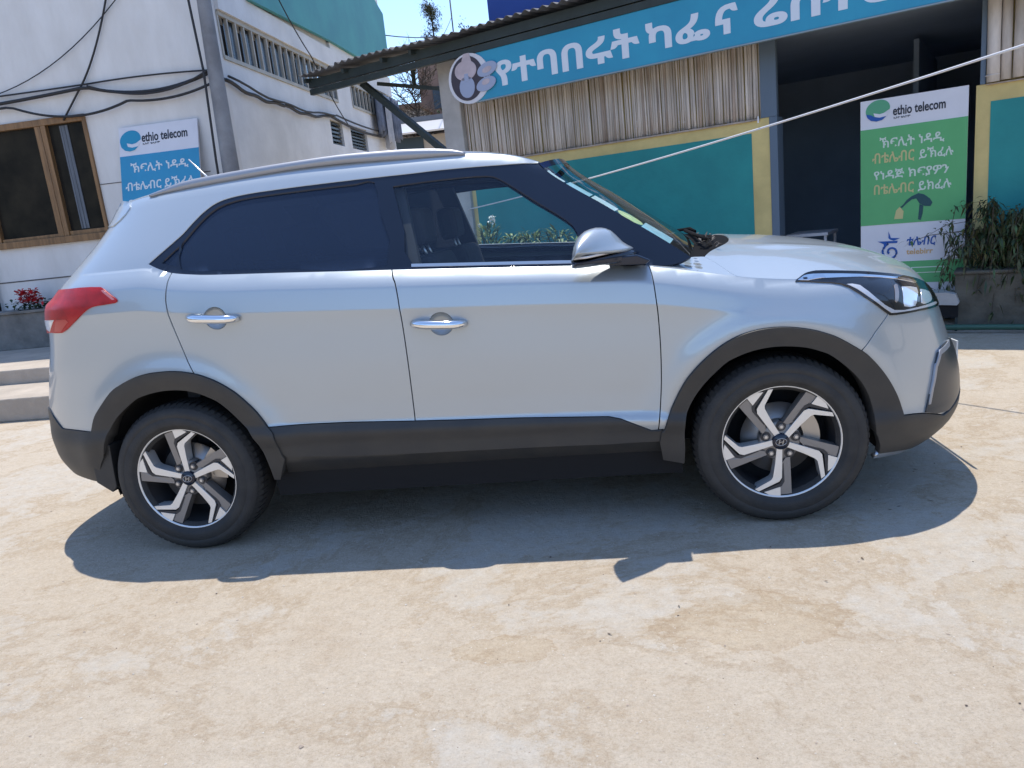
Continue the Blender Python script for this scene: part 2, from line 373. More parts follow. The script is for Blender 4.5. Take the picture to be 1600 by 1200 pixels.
# side wall: white below, window strips with bars, white band, teal fascia
s = MB(); W0 = 7.6   # length of the side
def sidebox(mb, ya, yb, za, zb, xa=-.22, xb=0.0, mi=0): mb.box(xa, xb, ya, yb, za, zb, mi)
bands = [(.13, 4.15, 3.50, 4.00), (4.95, 7.35, 3.52, 3.92)]
holes = [(3.62, 4.2, 2.78, 3.17), (4.62, 5.55, 2.82, 3.15)]
sidebox(s, .22, W0, 0, 2.78); sidebox(s, .22, 3.62, 2.78, 3.17); sidebox(s, 4.2, 4.62, 2.78, 3.17); sidebox(s, 5.55, W0, 2.78, 3.17)
sidebox(s, .22, W0, 3.17, 3.50); sidebox(s, 4.15, 4.95, 3.50, 4.0); sidebox(s, 7.35, W0, 3.50, 4.0); sidebox(s, .22, W0, 4.0, 6.3)
sidebox(s, .22, 4.0, 4.02, 4.3, 0, .05); sidebox(s, 4.0, W0, 4.02, 4.4, 0, .05)
s.build("side_wall", M['lime_side'], ob)
for (ya, yb, za, zb) in bands:
    st = MB(); ya2 = max(ya, .23)
    st.box(-.02, .02, ya2, yb, zb-.035, zb+.02); st.box(-.02, .02, ya2, yb, za-.02, za+.025)
    n = int((yb-ya2)/.21)
    for k in range(n+1): yy = ya2+(yb-ya2)*k/n; st.box(-.02, .015, yy-.016, yy+.016, za, zb)
    so = st.build("window_strip", M['beigeframe'], ob)
    gl = MB()
    for k in range(n): yy = ya2+(yb-ya2)*k/n; gl.box(-.075+.02*(k % 2), -.07+.02*(k % 2), yy+.016, yy+.21, za, zb)
    gl.build("louvre_glass", M['louvre'], so)
    bk = MB(); bk.box(-.5, -.45, ya2, yb, za-.2, zb+.2); bk.build("window_recess", M['dark'], so)
for (ya, yb, za, zb) in holes:
    st = MB(); n = 6
    for k in range(n): st.box(-.1, -.04, ya, yb, za+(zb-za)*k/n, za+(zb-za)*(k+.5)/n)
    st.box(-.2, -.15, ya, yb, za, zb); st.build("vent_louvre", M['louvre'], ob)
tf = MB(); tf.prism([(1.0, 4.30), (4.0, 4.40), (W0-.1, 4.42), (W0-.1, 5.62), (W0-.75, 5.80), (1.0, 5.80)], .05, .11)
tf.v = [(y, x, z) for x, y, z in tf.v]
tf.build("teal_fascia", M['teal_fascia'], ob)
# steps, planter wall
M['step'] = mat("step_concrete", (.50, .43, .355), .92, var=.25, scale=2.5, bump=.4, bscale=28)
st = MB(); st.box(-15, -3.95, 2.10, 2.86, 0, .213); st.box(-15, -3.95, 2.86, 4.9, 0, .360)
so = st.build("entrance_steps", M['step'], bevel=.012); setp(so, "two low concrete steps up to the white building's terrace", "steps")
pw = MB(); pw.box(-9, -5.6, 4.56, 4.89, .360, .80); pw.box(-9, -5.6, 4.53, 4.89, .80, .835)
setp(pw.build("planter_wall", M['concrete_d'], bevel=.008), "low grey concrete planter at the foot of the white wall", "planter")
dp = MB(); dp.tube([(-7.07, 4.84, .84), (-7.05, 4.84, 1.35), (-7.2, 4.84, 1.8)], .03)
setp(dp.build("drain_pipe", M['cable']), "dark drain pipe on the white wall left of the window", "pipe")

# pole at the corner
M['polecon'] = mat("pole_concrete", (.33, .34, .36), .9, var=.45, scale=2.2, bump=.3, bscale=18, col2=(.20, .20, .21))
pp = MB(); pts = []
for z, x, r in ((0, -3.60, .115), (2.2, -3.565, .095), (4.0, -3.53, .075), (7.5, -3.47, .055)): pts.append((x, 4.70, z, r))
pp.tube([p[:3] for p in pts], [p[3] for p in pts], 10)
pole = pp.build("utility_pole", M['polecon']); setp(pole, "weathered concrete utility pole at the corner of the white building", "pole")
pc = MB(); pc.tube([(-3.70, 4.60, 6.5), (-3.66, 4.58, 4.4), (-3.62, 4.58, 3.25), (-3.66, 4.57, 2.3), (-3.70, 4.57, .4)], .014)
pc.build("cable", M['cable'], pole)

# cables along the front and side of the building
def sag(a, b, d, n=14, wob=0.0):
    a = Vector(a); b = Vector(b); o = []
    for i in range(n+1):
        t = i/n; p = a.lerp(b, t); p.z -= d*4*t*(1-t); p.z += wob*math.sin(t*17); o.append(tuple(p))
    return o
cb = thing("cable_bundle", "bundle of black cables strung along the white building's walls", "cables", (-5, 4.86, 3.2))
off = Vector((5, -4.86, -3.2))
def cab(pts, r): mb = MB(); mb.tube([tuple(Vector(p)+off) for p in pts], r, 6); mb.build("cable", M['cable'], cb)
yc = 4.86
cab(sag((-9, yc, 3.42), (-5.25, yc, 3.36), .02)+sag((-5.2, yc, 3.36), (-3.66, yc, 3.32), -.02), .010)
cab(sag((-9, yc-.02, 3.30), (-5.3, yc-.02, 3.32), .05)+sag((-5.2, yc-.02, 3.31), (-3.66, yc-.02, 3.30), .12), .020)
cab(sag((-9, yc-.03, 3.22), (-6.3, yc-.03, 3.22), .02)+sag((-6.2, yc-.03, 3.2), (-4.75, yc-.03, 3.11), .13)+sag((-4.7, yc-.03, 3.11), (-3.66, yc-.03, 3.18), .06), .015)
cab(sag((-5.2, yc-.04, 3.33), (-4.5, yc-.04, 3.16), .03)+sag((-4.45, yc-.04, 3.16), (-3.66, yc-.04, 3.33), .05), .013)
cab(sag((-6.6, yc, 3.36), (-4.35, yc, 4.45), .22), .006)
cab(sag((-5.62, yc, 3.0), (-5.3, yc, 3.35), .0)+sag((-5.28, yc, 3.37), (-4.65, yc, 4.5), .10), .011)
xs_ = XB+.05
cab([(xs_-.1, 4.86, 3.25)]+sag((xs_, 5.0, 3.22), (xs_, 6.6, 3.14), .05, wob=.012)+sag((xs_, 6.65, 3.14), (xs_, 8.4, 3.2), .06, wob=.01)+sag((xs_, 8.45, 3.2), (xs_, 12.3, 3.20), .10), .022)
cab(sag((xs_+.03, 5.0, 3.26), (xs_+.03, 8.6, 3.23), .10, wob=.015)+sag((xs_+.03, 8.65, 3.23), (xs_+.03, 12.3, 3.25), .05), .014)
cab(sag((xs_+.12, 6.2, 4.9), (xs_+.12, 7.6, 3.95), .08)+sag((xs_+.12, 7.65, 3.92), (xs_+.12, 8.9, 3.1), .06), .009)

# ---------------------------------------------------------------- banners: lettering helpers
M['ban_white'] = mat("banner_white", (.74, .73, .77), .6, var=.06, scale=4)
M['ban_green'] = mat("banner_green", (.12, .44, .17), .6, var=.10, scale=3)
M['ban_blue'] = mat("banner_blue", (.035, .30, .52), .6, var=.08, scale=3)
M['ink'] = mat("ink_dark", (.025, .03, .045), .7)
M['ink_blue'] = mat("ink_blue", (.02, .10, .38), .7)
M['ink_green'] = mat("logo_green", (.10, .36, .20), .6)
M['ink_cyan'] = mat("logo_cyan", (.02, .28, .46), .6)
M['ink_pale'] = mat("letter_pale", (.62, .72, .62), .6)
M['ink_white'] = mat("letter_white", (.68, .72, .74), .6)
M['ink_gold'] = mat("letter_gold", (.58, .52, .24), .6)
M['ink_orange'] = mat("letter_orange", (.62, .40, .20), .6)
M['pump_dark'] = mat("nozzle_teal", (.012, .07, .085), .5)
def swirl_logo(parent, cx, cz, r, y, main, tail):
    mb = MB(); n = 28; out = []; P = disc_pts(cx, cz, r, r*.80, 30, rot=.25)
    P = [p for p in P if not (p[1] < cz-.25*r and p[0] > cx-.15*r)]
    mb.prism(P, y-.003, y); mb.build("logo_disc", main, parent)
    mb = MB(); a = [(cx-.95*r, cz-.30*r), (cx-.55*r, cz-.42*r), (cx-.25*r, cz-.62*r), (cx+.15*r, cz-.72*r), (cx+.70*r, cz-.66*r), (cx+.35*r, cz-.95*r), (cx-.1*r, cz-1.02*r), (cx-.55*r, cz-.9*r), (cx-.85*r, cz-.62*r)]
    mb.prism(a, y-.006, y-.001); mb.build("logo_wave", tail, parent)
    mb = MB(); a = [(cx-.35*r, cz-.28*r), (cx+.15*r, cz-.42*r), (cx+.95*r, cz-.30*r), (cx+.7*r, cz-.66*r), (cx+.15*r, cz-.72*r), (cx-.25*r, cz-.60*r)]
    mb.prism(a, y-.0045, y-.002); mb.build("logo_gap", M['ban_white'], parent)
def letters(parent, txt, x0, x1, z0, z1, y, m, bold=.012, slant=0.0):
    mb = MB(); put_text(mb, txt, x0, x1, z0, z1, y, 0, bold, slant=slant); return mb.build("lettering", m, parent, fixn=False)

# leaning blue banner on the terrace
bb = thing("leaning_banner", "blue and white telecom banner leaning on the white wall beside the window", "banner", (-4.45, 4.865, 2.83))
bb.rotation_euler = (R(-14), 0, 0)
b_ = MB(); b_.box(-.5, .5, 0, .02, -2.54, 0); bp_ = b_.build("panel", M['ban_white'], bb)
b_ = MB(); b_.box(-.5, .5, -.003, 0, -2.40, -.345); b_.build("blue_field", M['ban_blue'], bb)
swirl_logo(bb, -.355, -.155, .135, 0, M['ink_cyan'], M['ink_cyan'])
letters(bb, "ethio telecom", -.21, .37, -.20, -.09, 0, M['ink'], .02)
letters(bb, "ኢትዮ ቴሌኮም", -.20, .02, -.235, -.21, 0, M['ink'], .01)
for i, (tx, a, c) in enumerate((("ኽፍሊት ነዳዲ", -.37, .36), ("ብቴሌብር ይኽፈሉ", -.45, .43), ("የነዳጅ ክፍያዎን", -.42, .40), ("በቴሌብር ይክፈሉ", -.42, .40))):
    letters(bb, tx, a, c, -.56-.21*i, -.435-.21*i, -.003, M['ink_white'], .018)

# red flowers in the planter
def leaf(mb, base, d, L, w, droop, mi=0, rg=rng):
    d = Vector(d).normalized(); u = d.cross(Vector((0, 0, 1)))
    if u.length < .05: u = Vector((1, 0, 0))
    u.normalize(); b = Vector(base); m1 = b+d*L*.5+Vector((0, 0, -droop*L*.15)); e = b+d*L+Vector((0, 0, -droop*L*.6))
    up_ = Vector((0, 0, .12*w))
    mb.add([b, m1-u*w/2+up_, e, m1+u*w/2+up_, m1], [(0, 1, 4), (1, 2, 4), (2, 3, 4), (3, 0, 4)], mi)
def rdir(rg, lo=-.2): return Vector((rg.uniform(-1, 1), rg.uniform(-1, 1), rg.uniform(lo, 1)))
M['leaf_d'] = mat("leaf_dark", (.030, .060, .022), .55, var=.4, scale=8)
M['leaf_m'] = mat("leaf_mid", (.075, .135, .040), .55, var=.35, scale=8)
M['leaf_l'] = mat("leaf_light", (.15, .22, .065), .55, var=.3, scale=8)
M['leaf_o'] = mat("leaf_olive", (.105, .115, .045), .7, var=.45, scale=10)
M['bark'] = mat("bark", (.12, .09, .065), .9, var=.4, scale=12)
M['petal_red'] = mat("petal_red", (.62, .02, .035), .6, var=.3, scale=20)
M['petal_white'] = mat("petal_white", (.75, .77, .75), .6)
fl = thing("flower_plant", "red flowers in the grey planter below the brown window", "plant", (-6.42, 4.66, .835))
a = MB(); p_ = MB(); rg = random.Random(2)
for i in range(160): leaf(a, (rg.gauss(0, .13), rg.gauss(0, .05), rg.uniform(0, .10)), rdir(rg), rg.uniform(.05, .1), .04, .6, rg=rg)
for i in range(260): c0 = Vector((rg.choice((-.10, -.02, .05, .11))+rg.gauss(0, .03), rg.gauss(-.06, .03), rg.uniform(.08, .24))); leaf(p_, c0, rdir(rg), rg.uniform(.035, .06), .045, .3, rg=rg)
a.build("foliage", M['leaf_d'], fl); p_.build("blossom", M['petal_red'], fl)

# ================================================================ CAFE (right), own axes: x along the front, -y towards the yard
AF = R(-26.35); PF = (3.70, 3.22, 0)
def cafe_pt(x, y, z): return (PF[0]+x*math.cos(AF)-y*math.sin(AF), PF[1]+x*math.sin(AF)+y*math.cos(AF), z)
M['yellow'] = mat("yellow_paint", (.74, .58, .24), .8, var=.22, scale=2.5, bump=.25, bscale=14)
M['teal'] = mat("teal_paint", (.024, .285, .275), .7, var=.22, scale=2.0, bump=.25, bscale=12, col2=(.019, .235, .235))
M['jamb'] = mat("jamb_bluegrey", (.12, .165, .22), .6)
M['bam1'] = mat("cane_grey", (.68, .60, .53), .75, var=.35, scale=3, stretch=(3, 3, .6))
M['bam2'] = mat("cane_pale", (.80, .72, .65), .75, var=.35, scale=3, stretch=(3, 3, .6))
M['bam3'] = mat("cane_brown", (.52, .42, .35), .8, var=.4, scale=3, stretch=(3, 3, .6))
M['navy'] = mat("dark_interior", (.34, .42, .52), .85, var=.2, scale=1)
M['steel'] = mat("dark_steel", (.035, .05, .048), .6, var=.3, scale=6)
M['sheet'] = mat("roof_sheet", (.10, .105, .12), .55, .3, var=.35, scale=2)
M['greycol'] = mat("grey_column", (.55, .53, .51), .9, var=.25, scale=3, bump=.3)
cafe = thing("cafe_building", "low cafe with yellow and teal front, cane screen and dark open doorway", "building", PF, AF)
w = MB(); w.box(-5.4, -1.585, 0, .2, 0, 2.0); w.box(-5.4, -5.2, .2, 4, 0, 3.3); w.box(.10, 3.4, 0, .2, 0, 1.99); w.box(-5.4, -1.66, .06, .2, 2.0, 3.35); w.box(.16, 3.4, .06, .2, 1.99, 3.35)
w.box(-1.66, .16, .06, .2, 2.72, 3.35)
w.build("front_wall", M['yellow'], cafe)
w = MB(); w.box(-5.10, -1.755, -.004, 0, .25, 1.875); w.build("teal_panel", M['teal'], cafe)
w = MB(); w.box(.205, 3.3, -.004, 0, .25, 1.85); w.build("teal_panel", M['teal'], cafe)
w = MB(); w.box(-1.585, -1.51, -.01, .2, 0, 2.0); w.box(-1.66, -1.51, -.01, .058, 2.0, 2.72); w.build("door_jamb", M['jamb'], cafe, bevel=.006)
w = MB(); w.box(.125, .165, -.012, .06, 1.99, 2.8); w.build("door_jamb", M['jamb'], cafe, bevel=.006)
w = MB(); w.box(-5.44, -5.16, -.05, .2, 0, 3.3); w.build("column", M['greycol'], cafe, bevel=.01)
w = MB(); w.box(-2.6, .9, 4.0, 4.1, 0, 2.75); w.box(-2.7, -2.6, .2, 4.1, 0, 2.75); w.box(.9, 1.0, .2, 4.1, 0, 2.75); w.box(-2.7, 1.0, .2, 4.1, 2.75, 2.8); w.box(-2.6, .9, .2, 4.0, 0.004, .012)
w.box(-.55, -.50, 1.8, 3.9, 0, 2.7)
w.build("room_interior", M['navy'], cafe)
w = MB(); w.box(-5.4, 3.4, .06, 4.2, 3.36, 3.42); w.build("roof_slab", M['greycol'], cafe)
def canes(x0, x1, z0, z1, rlo, rhi, seed, name):
    rg = random.Random(seed); mb = MB(); x = x0
    while x < x1:
        r = rg.uniform(rlo, rhi); zb_ = z0+rg.uniform(-.012, .012); mi = rg.choices((0, 1, 2), (5, 4, 1.6))[0]
        y = .035+rg.uniform(-.012, .008)-r; tilt = rg.uniform(-.01, .01)
        v = []; f = []; n = 6; nz = 4; ang = [math.pi*k/(n-1) for k in range(n)]
        for i in range(nz+1):
            zz = zb_+(z1-zb_)*i/nz; rr = r*(1.0+.05*rg.uniform(-1, 1))
            for a_ in ang: v.append((x+r+tilt*(i/nz)+rr*math.cos(a_), y-rr*math.sin(a_)*.9, zz))
        for i in range(nz):
            for k in range(n-1): f.append((i*n+k, i*n+k+1, (i+1)*n+k+1, (i+1)*n+k))
        f.append(tuple(range(n))); mb.add(v, f, mi, True)
        for q in range(rg.randint(1, 3)):   # nodes of the cane
            zz = rg.uniform(zb_+.05, z1-.05); v = []; f = []
            for dz, k in ((-.006, 1.0), (0, 1.16), (.006, 1.0)):
                for a_ in ang: v.append((x+r+tilt*.5+r*k*math.cos(a_), y-r*k*math.sin(a_)*.9, zz+dz))
            for i in range(2):
                for k in range(n-1): f.append((i*n+k, i*n+k+1, (i+1)*n+k+1, (i+1)*n+k))
            mb.add(v, f, mi, True)
        x += 2*r+rg.choice((0, 0, 0, .003, .008))
    bk = mb.build(name, [M['bam1'], M['bam2'], M['bam3']], cafe); return bk
c1 = canes(-5.15, -1.67, 2.0, 3.2, .0065, .015, 11, "cane_screen")
c2 = canes(.17, 2.6, 1.995, 3.2, .035, .06, 12, "cane_screen")
w = MB(); w.box(-5.15, -1.67, -.02, .05, 1.985, 2.0); w.build("batten", M['bam3'], cafe)
w = MB(); w.box(.17, 2.6, -.02, .05, 1.98, 1.99); w.build("batten", M['bam3'], cafe)
# canopy: corrugated sheet on steel
cv = MB(); v = []; f = []; nx = 900; xa, xb = -7.35, 3.4
for i in range(nx+1):
    x = xa+(xb-xa)*i/nx; dz = .016*math.sin(2*math.pi*x/.115)+.02*math.sin(x*1.7)*.6+(.012 if int(x*1.05+20) % 2 else -.006)
    ye = -.52+.03*math.sin(math.floor(x*1.05)*2.3); v += [(x, ye, 3.365+dz), (x, .75, 3.50+dz)]
f = [(2*i, 2*i+2, 2*i+3, 2*i+1) for i in range(nx)]; cv.add(v, f, 0, True)
can = cv.build("canopy", M['sheet'], cafe, fixn=False); md = can.modifiers.new("t", 'SOLIDIFY'); md.thickness = .004
bm_ = MB()
bm_.bar((-7.3, -.34, 3.17), (3.4, -.34, 3.17), .06, .07); bm_.bar((-7.3, -.34, 3.27), (3.4, -.34, 3.27), .05, .10); bm_.bar((-7.3, .55, 3.40), (-5.4, .55, 3.40), .05, .06)
for x in (-7.28, -6.6, -5.95, -5.5): bm_.bar((x, -.45, 3.30), (x, .7, 3.44), .04, .05)
bm_.build("beam", M['steel'], can)
bm_ = MB(); bm_.bar((-5.30, -.03, 2.05), (-6.68, -.03, 3.20), .075, .075); bm_.build("strut", M['steel'], can)
bm_ = MB(); bm_.bar((-6.42, -.03, 3.15), (-5.35, -.03, 2.90), .035, .045); bm_.bar((-5.83, -.03, 3.02), (-5.82, -.03, 3.25), .035); bm_.build("brace", M['steel'], can)
# blue sign board on top of the roof
bs = MB(); bs.box(-4.66, -1.9, 0.0, .08, 3.50, 5.2)
M['royal'] = mat("royal_blue", (.012, .06, .30), .5, var=.15, scale=2)
o = bs.build("roof_board", M['royal'], bevel=.01); o.location = PF; o.rotation_euler = (0, 0, AF); setp(o, "royal blue board standing on the cafe roof", "board")
# long sign
M['signblue'] = mat("sign_blue", (.03, .33, .50), .45, var=.14, scale=1.6, col2=(.025, .28, .45))
M['signedge'] = mat("sign_edge", (.25, .33, .38), .5)
M['signwhite'] = mat("sign_letters", (.72, .77, .84), .5)
M['pot_dark'] = mat("picture_brown", (.055, .045, .06), .6); M['pot_pale'] = mat("picture_pale", (.60, .50, .53), .6, var=.2, scale=8); M['pot_blue'] = mat("picture_bluegrey", (.36, .41, .55), .6)
sg = thing("shop_sign", "long blue cafe sign with white Amharic letters and a coffee pot picture", "sign", cafe_pt(0, -.36, 0), AF)
b_ = MB(); b_.box(-4.72, 1.6, 0, .05, 2.635, 3.135); b_.build("board", M['signblue'], sg, bevel=.004)
b_ = MB(); b_.box(-4.72, 1.6, -.004, .05, 2.622, 2.634); b_.build("edge_strip", M['signedge'], sg)
for tx, a, c, z0, z1 in (("የተባበሩት", -4.40, -2.70, 2.735, 3.02), ("ካፌ", -2.63, -2.0, 2.745, 3.0), ("ና", -1.95, -1.74, 2.75, 3.0), ("ሬስቶራንት", -1.60, .15, 2.735, 3.01)):
    letters(sg, tx, a, c, z0, z1, 0, M['signwhite'], .030)
b_ = MB(); b_.prism(disc_pts(-4.76, 2.885, .285, .265, 40), -.012, .03); b_.build("picture_panel", M['ban_white'], sg)
b_ = MB(); b_.prism(disc_pts(-4.78, 2.89, .225, .235, 40), -.016, -.010); b_.build("picture_ground", M['pot_dark'], sg)
b_ = MB(); b_.prism(disc_pts(-4.79, 2.975, .15, .105, 28), -.020, -.015); b_.build("picture_cup", M['pot_pale'], sg)
b_ = MB(); b_.prism(disc_pts(-4.79, 2.80, .105, .115, 28)[:], -.020, -.015); b_.prism([(-4.82, 2.86), (-4.755, 2.86), (-4.76, 2.94), (-4.81, 2.94)], -.0215, -.0205); b_.build("picture_pot", M['pot_blue'], sg)
b_ = MB()
for cx, cz in ((-4.50, 2.94), (-4.53, 2.79)): b_.prism(disc_pts(cx, cz, .135, .07, 24, rot=.2), -.020, -.013)
b_.build("picture_saucers", M['pot_blue'], sg)
b_ = MB(); b_.prism(disc_pts(-4.50, 2.935, .065, .03, 24, rot=.2), -.022, -.0205); b_.build("picture_coffee", M['pot_pale'], sg)
b_ = MB(); b_.prism(disc_pts(-4.53, 2.812, .055, .03, 24, rot=.2), -.022, -.0205); b_.build("picture_coffee", M['pot_pale'], sg)
b_ = MB(); b_.prism([(-4.84, 3.06), (-4.70, 3.06), (-4.72, 3.15), (-4.80, 3.15)], -.0175, -.0165); b_.build("picture_steam", M['pot_pale'], sg)

# green banner by the doorway
gb = thing("standing_banner", "green and white telecom banner standing in the cafe doorway", "banner", cafe_pt(0, -.06, 0), AF)
b_ = MB(); b_.box(-.775, .05, 0, .025, .10, 2.0); b_.build("panel", M['ban_white'], gb)
b_ = MB(); b_.box(-.775, .05, -.003, 0, .915, 1.755); b_.box(-.775, .05, -.003, 0, .38, .575); b_.build("green_field", M['ban_green'], gb)
b_ = MB(); b_.box(-.76, -.73, .025, .06, 0, 1.9); b_.box(0, .03, .025, .06, 0, 1.9); b_.build("stand", M['steel'], gb)
swirl_logo(gb, -.635, 1.915, .098, 0, M['ink_green'], M['ink_blue'])
letters(gb, "ethio telecom", -.515, -.115, 1.845, 1.925, 0, M['ink'], .022)
letters(gb, "ኢትዮ ቴሌኮም", -.51, -.38, 1.815, 1.835, 0, M['ink'], .01)
letters(gb, "ኽፍሊት ነዳዲ", -.62, -.12, 1.575, 1.675, -.003, M['ink_pale'], .018)
letters(gb, "ብቴሌብር", -.68, -.345, 1.445, 1.545, -.003, M['ink_gold'], .018); letters(gb, "ይኽፈሉ", -.31, -.05, 1.45, 1.545, -.003, M['ink_pale'], .018)
letters(gb, "የነዳጅ ክፍያዎን", -.665, -.08, 1.305, 1.395, -.003, M['ink_pale'], .018)
letters(gb, "በቴሌብር", -.665, -.345, 1.175, 1.27, -.003, M['ink_gold'], .018); letters(gb, "ይክፈሉ", -.315, -.06, 1.18, 1.27, -.003, M['ink_pale'], .018)
b_ = MB(); b_.prism([(-.455, 1.055), (-.43, 1.075), (-.40, 1.115), (-.36, 1.145), (-.31, 1.165), (-.265, 1.15), (-.22, 1.11), (-.20, 1.075), (-.215, 1.045), (-.26, 1.05), (-.30, 1.075), (-.325, 1.12), (-.36, 1.115), (-.40, 1.085), (-.435, 1.05)], -.006, -.002)
b_.prism([(-.30, 1.07), (-.27, 1.055), (-.275, .99), (-.29, .93), (-.31, .94), (-.305, 1.0)], -.0065, -.0025); b_.build("nozzle_picture", M['pump_dark'], gb)
b_ = MB(); b_.prism([(-.50, .955), (-.43, .955), (-.425, 1.02), (-.455, 1.06), (-.485, 1.03)], -.005, -.002); b_.build("drop_picture", M['ink_gold'], gb)
b_ = MB()
P = [(-.545, .85), (-.525, .79), (-.45, .785), (-.50, .765), (-.53, .775), (-.545, .79)]; b_.prism(P, -.004, 0)
b_.prism([(-.635, .765), (-.47, .762), (-.475, .742), (-.56, .745), (-.575, .69), (-.585, .74)], -.004, 0)
sp_ = []
for k in range(26):
    a_ = 1.9+k*.33; r_ = .085-.0026*k; sp_.append((-.525+r_*math.cos(a_)*.9, -.003, .665+r_*math.sin(a_)*.9))
b_.tube([(-.555, -.003, .755)]+sp_, .009, 5); b_.build("emblem", M['ink_blue'], gb)
letters(gb, "ቴሌብር", -.405, -.175, .705, .79, 0, M['ink_blue'], .022, slant=.12); letters(gb, "telebirr", -.40, -.19, .635, .685, 0, M['ink_orange'], .02)
b_ = MB(); b_.box(-.36, -.10, -.006, -.003, .465, .52); b_.build("pill_outline", M['ink_pale'], gb); b_ = MB(); b_.box(-.352, -.108, -.008, -.006, .473, .512); b_.build("pill", M['ban_green'], gb)

# small things at the cafe front
pl = MB(); pl.box(-5.2, -2.6, -1.35, -.95, 0, .74)
o = pl.build("planter_box", M['concrete_d'], bevel=.01); o.location = PF; o.rotation_euler = (0, 0, AF); setp(o, "long grey planter box standing in the sun behind the car", "planter")
pl = MB(); pl.box(.0, 2.2, -.36, -.012, 0, .47); pl.box(-.01, 2.2, -.38, -.012, .47, .50)
M['stoneplant'] = mat("planter_stone", (.16, .145, .115), .95, var=.45, scale=5, bump=.6, bscale=16)
o = pl.build("planter_box", M['stoneplant'], bevel=.012); o.location = PF; o.rotation_euler = (0, 0, AF); setp(o, "mossy brown stone planter right of the green banner", "planter")
pl = MB(); pl.tube([(-.25, -.52, .05), (.3, -.52, .052), (.8, -.535, .05), (2.4, -.55, .05)], .024, 8)
M['pipegreen'] = mat("green_pipe", (.045, .12, .085), .5); o = pl.build("water_pipe", M['pipegreen']); o.location = PF; o.rotation_euler = (0, 0, AF); setp(o, "green pipe lying on the ground before the stone planter", "pipe")
sl = thing("low_stool", "small dark stool with a pale slab beside the stone planter", "stool", cafe_pt(-.06, -.33, 0), AF)
b_ = MB(); b_.prism([(-.15, .235), (.085, .225), (.10, .245), (.075, .315), (.0, .335), (-.12, .33)], -.12, .12); b_.build("slab", M['greycol'], sl)
b_ = MB(); b_.box(-.12, .09, -.10, .10, .12, .225); b_.build("seat", M['dark'], sl)
for x in (-.11, .07):
    for y in (-.09, .07): q = MB(); q.box(x, x+.02, y, y+.02, 0, .12); q.build("leg", M['steel'], sl)
tb = thing("white_table", "small white table inside the dark cafe doorway", "table", cafe_pt(-1.35, .8, 0), AF)
b_ = MB(); b_.box(-.24, .17, -.25, .3, .815, .845); b_.build("table_top", M['ban_white'], tb)
for x in (-.22, .13):
    for y in (-.23, .26): q = MB(); q.box(x, x+.025, y, y+.025, 0, .815); q.build("leg", M['ban_white'], tb)
# white rope across the yard
rp = MB(); A_ = Vector(cafe_pt(-5.27, -.02, 1.47)); B_ = Vector((3.02, .5, 1.955)); pts = []
for i in range(25):
    t_ = i/24; p = A_.lerp(B_, t_); p.z -= .05*4*t_*(1-t_); pts.append(tuple(p))
dr = (B_-A_).normalized(); E2 = B_+dr*2.6+Vector((0, 0, .1)); pts.append(tuple(E2)); rp.tube(pts, .0075, 7)
M['rope'] = mat("white_rope", (.72, .72, .74), .8); rp.bar(B_+(A_-B_)*.30, B_+(A_-B_)*.30+Vector((0, 0, .045)), .008)
setp(rp.build("rope", M['rope']), "white rope stretched across the yard to the cafe wall", "rope")
po = MB(); po.tube([(E2.x, E2.y, 0), (E2.x, E2.y, 2.7)], .04, 10); setp(po.build("rope_post", M['steel']), "thin steel post holding the near end of the white rope", "post")

# plants in the long planter
def bush_plant(name, label, cat, x, y, z, n, sx, sz, L, wd, mats, seed, group=None, flowers=None, up=.3, droop=.6):
    rg = random.Random(seed); t = thing(name, label, cat, cafe_pt(x, y, z), AF, group); a = MB(); stm = MB()
    for i in range(n):
        k = rg.random(); ang = rg.uniform(0, 6.283); rr = sx*math.sqrt(rg.random())*(1-.5*k); p0 = (rr*math.cos(ang), rr*math.sin(ang)*.7, k*sz)
        d = Vector((math.cos(ang)+rg.gauss(0, .5), math.sin(ang)+rg.gauss(0, .5), up+rg.uniform(-.5, .8)))
        leaf(a, p0, d, L*rg.uniform(.6, 1.3), wd*rg.uniform(.7, 1.2), droop*rg.uniform(.2, 1.6), rg.randrange(len(mats)), rg)
    for i in range(7):
        ang = rg.uniform(0, 6.283); stm.tube([(0, 0, 0), (sx*.4*math.cos(ang), sx*.4*math.sin(ang), sz*.55), (sx*.75*math.cos(ang), sx*.6*math.sin(ang), sz*.98)], [.008, .006, .003], 5)
    a.build("foliage", mats, t, fixn=False); stm.build("stem", M['leaf_d'], t)
    if flowers:
        p_ = MB()
        for (fx, fz, fr_) in flowers:
            for q in range(40): leaf(p_, (fx+rg.gauss(0, fr_*.3), -.05+rg.gauss(0, fr_*.3), fz+rg.gauss(0, fr_*.3)), rdir(rg, -1), fr_*.7, fr_*.5, .2, 0, rg)
        p_.build("blossom", M['petal_white'], t)
    return t
M['leaf_y'] = mat("leaf_sunny", (.24, .33, .12), .5, var=.3, scale=8)
lm = [M['leaf_m'], M['leaf_l'], M['leaf_y']]
PLANTS = [(-4.18, .52), (-3.88, .40), (-3.66, .43), (-3.34, .42), (-3.0, .40)]
bush_plant("flowering_plant", "leafy green plant with white blooms seen through the front window", "plant", PLANTS[0][0], -1.15, .74, 320, .15, PLANTS[0][1], .12, .024, lm, 21, "plants in the long planter", [(.10, PLANTS[0][1]+.07, .045), (-.07, PLANTS[0][1]+.02, .022)], up=.8, droop=.3)
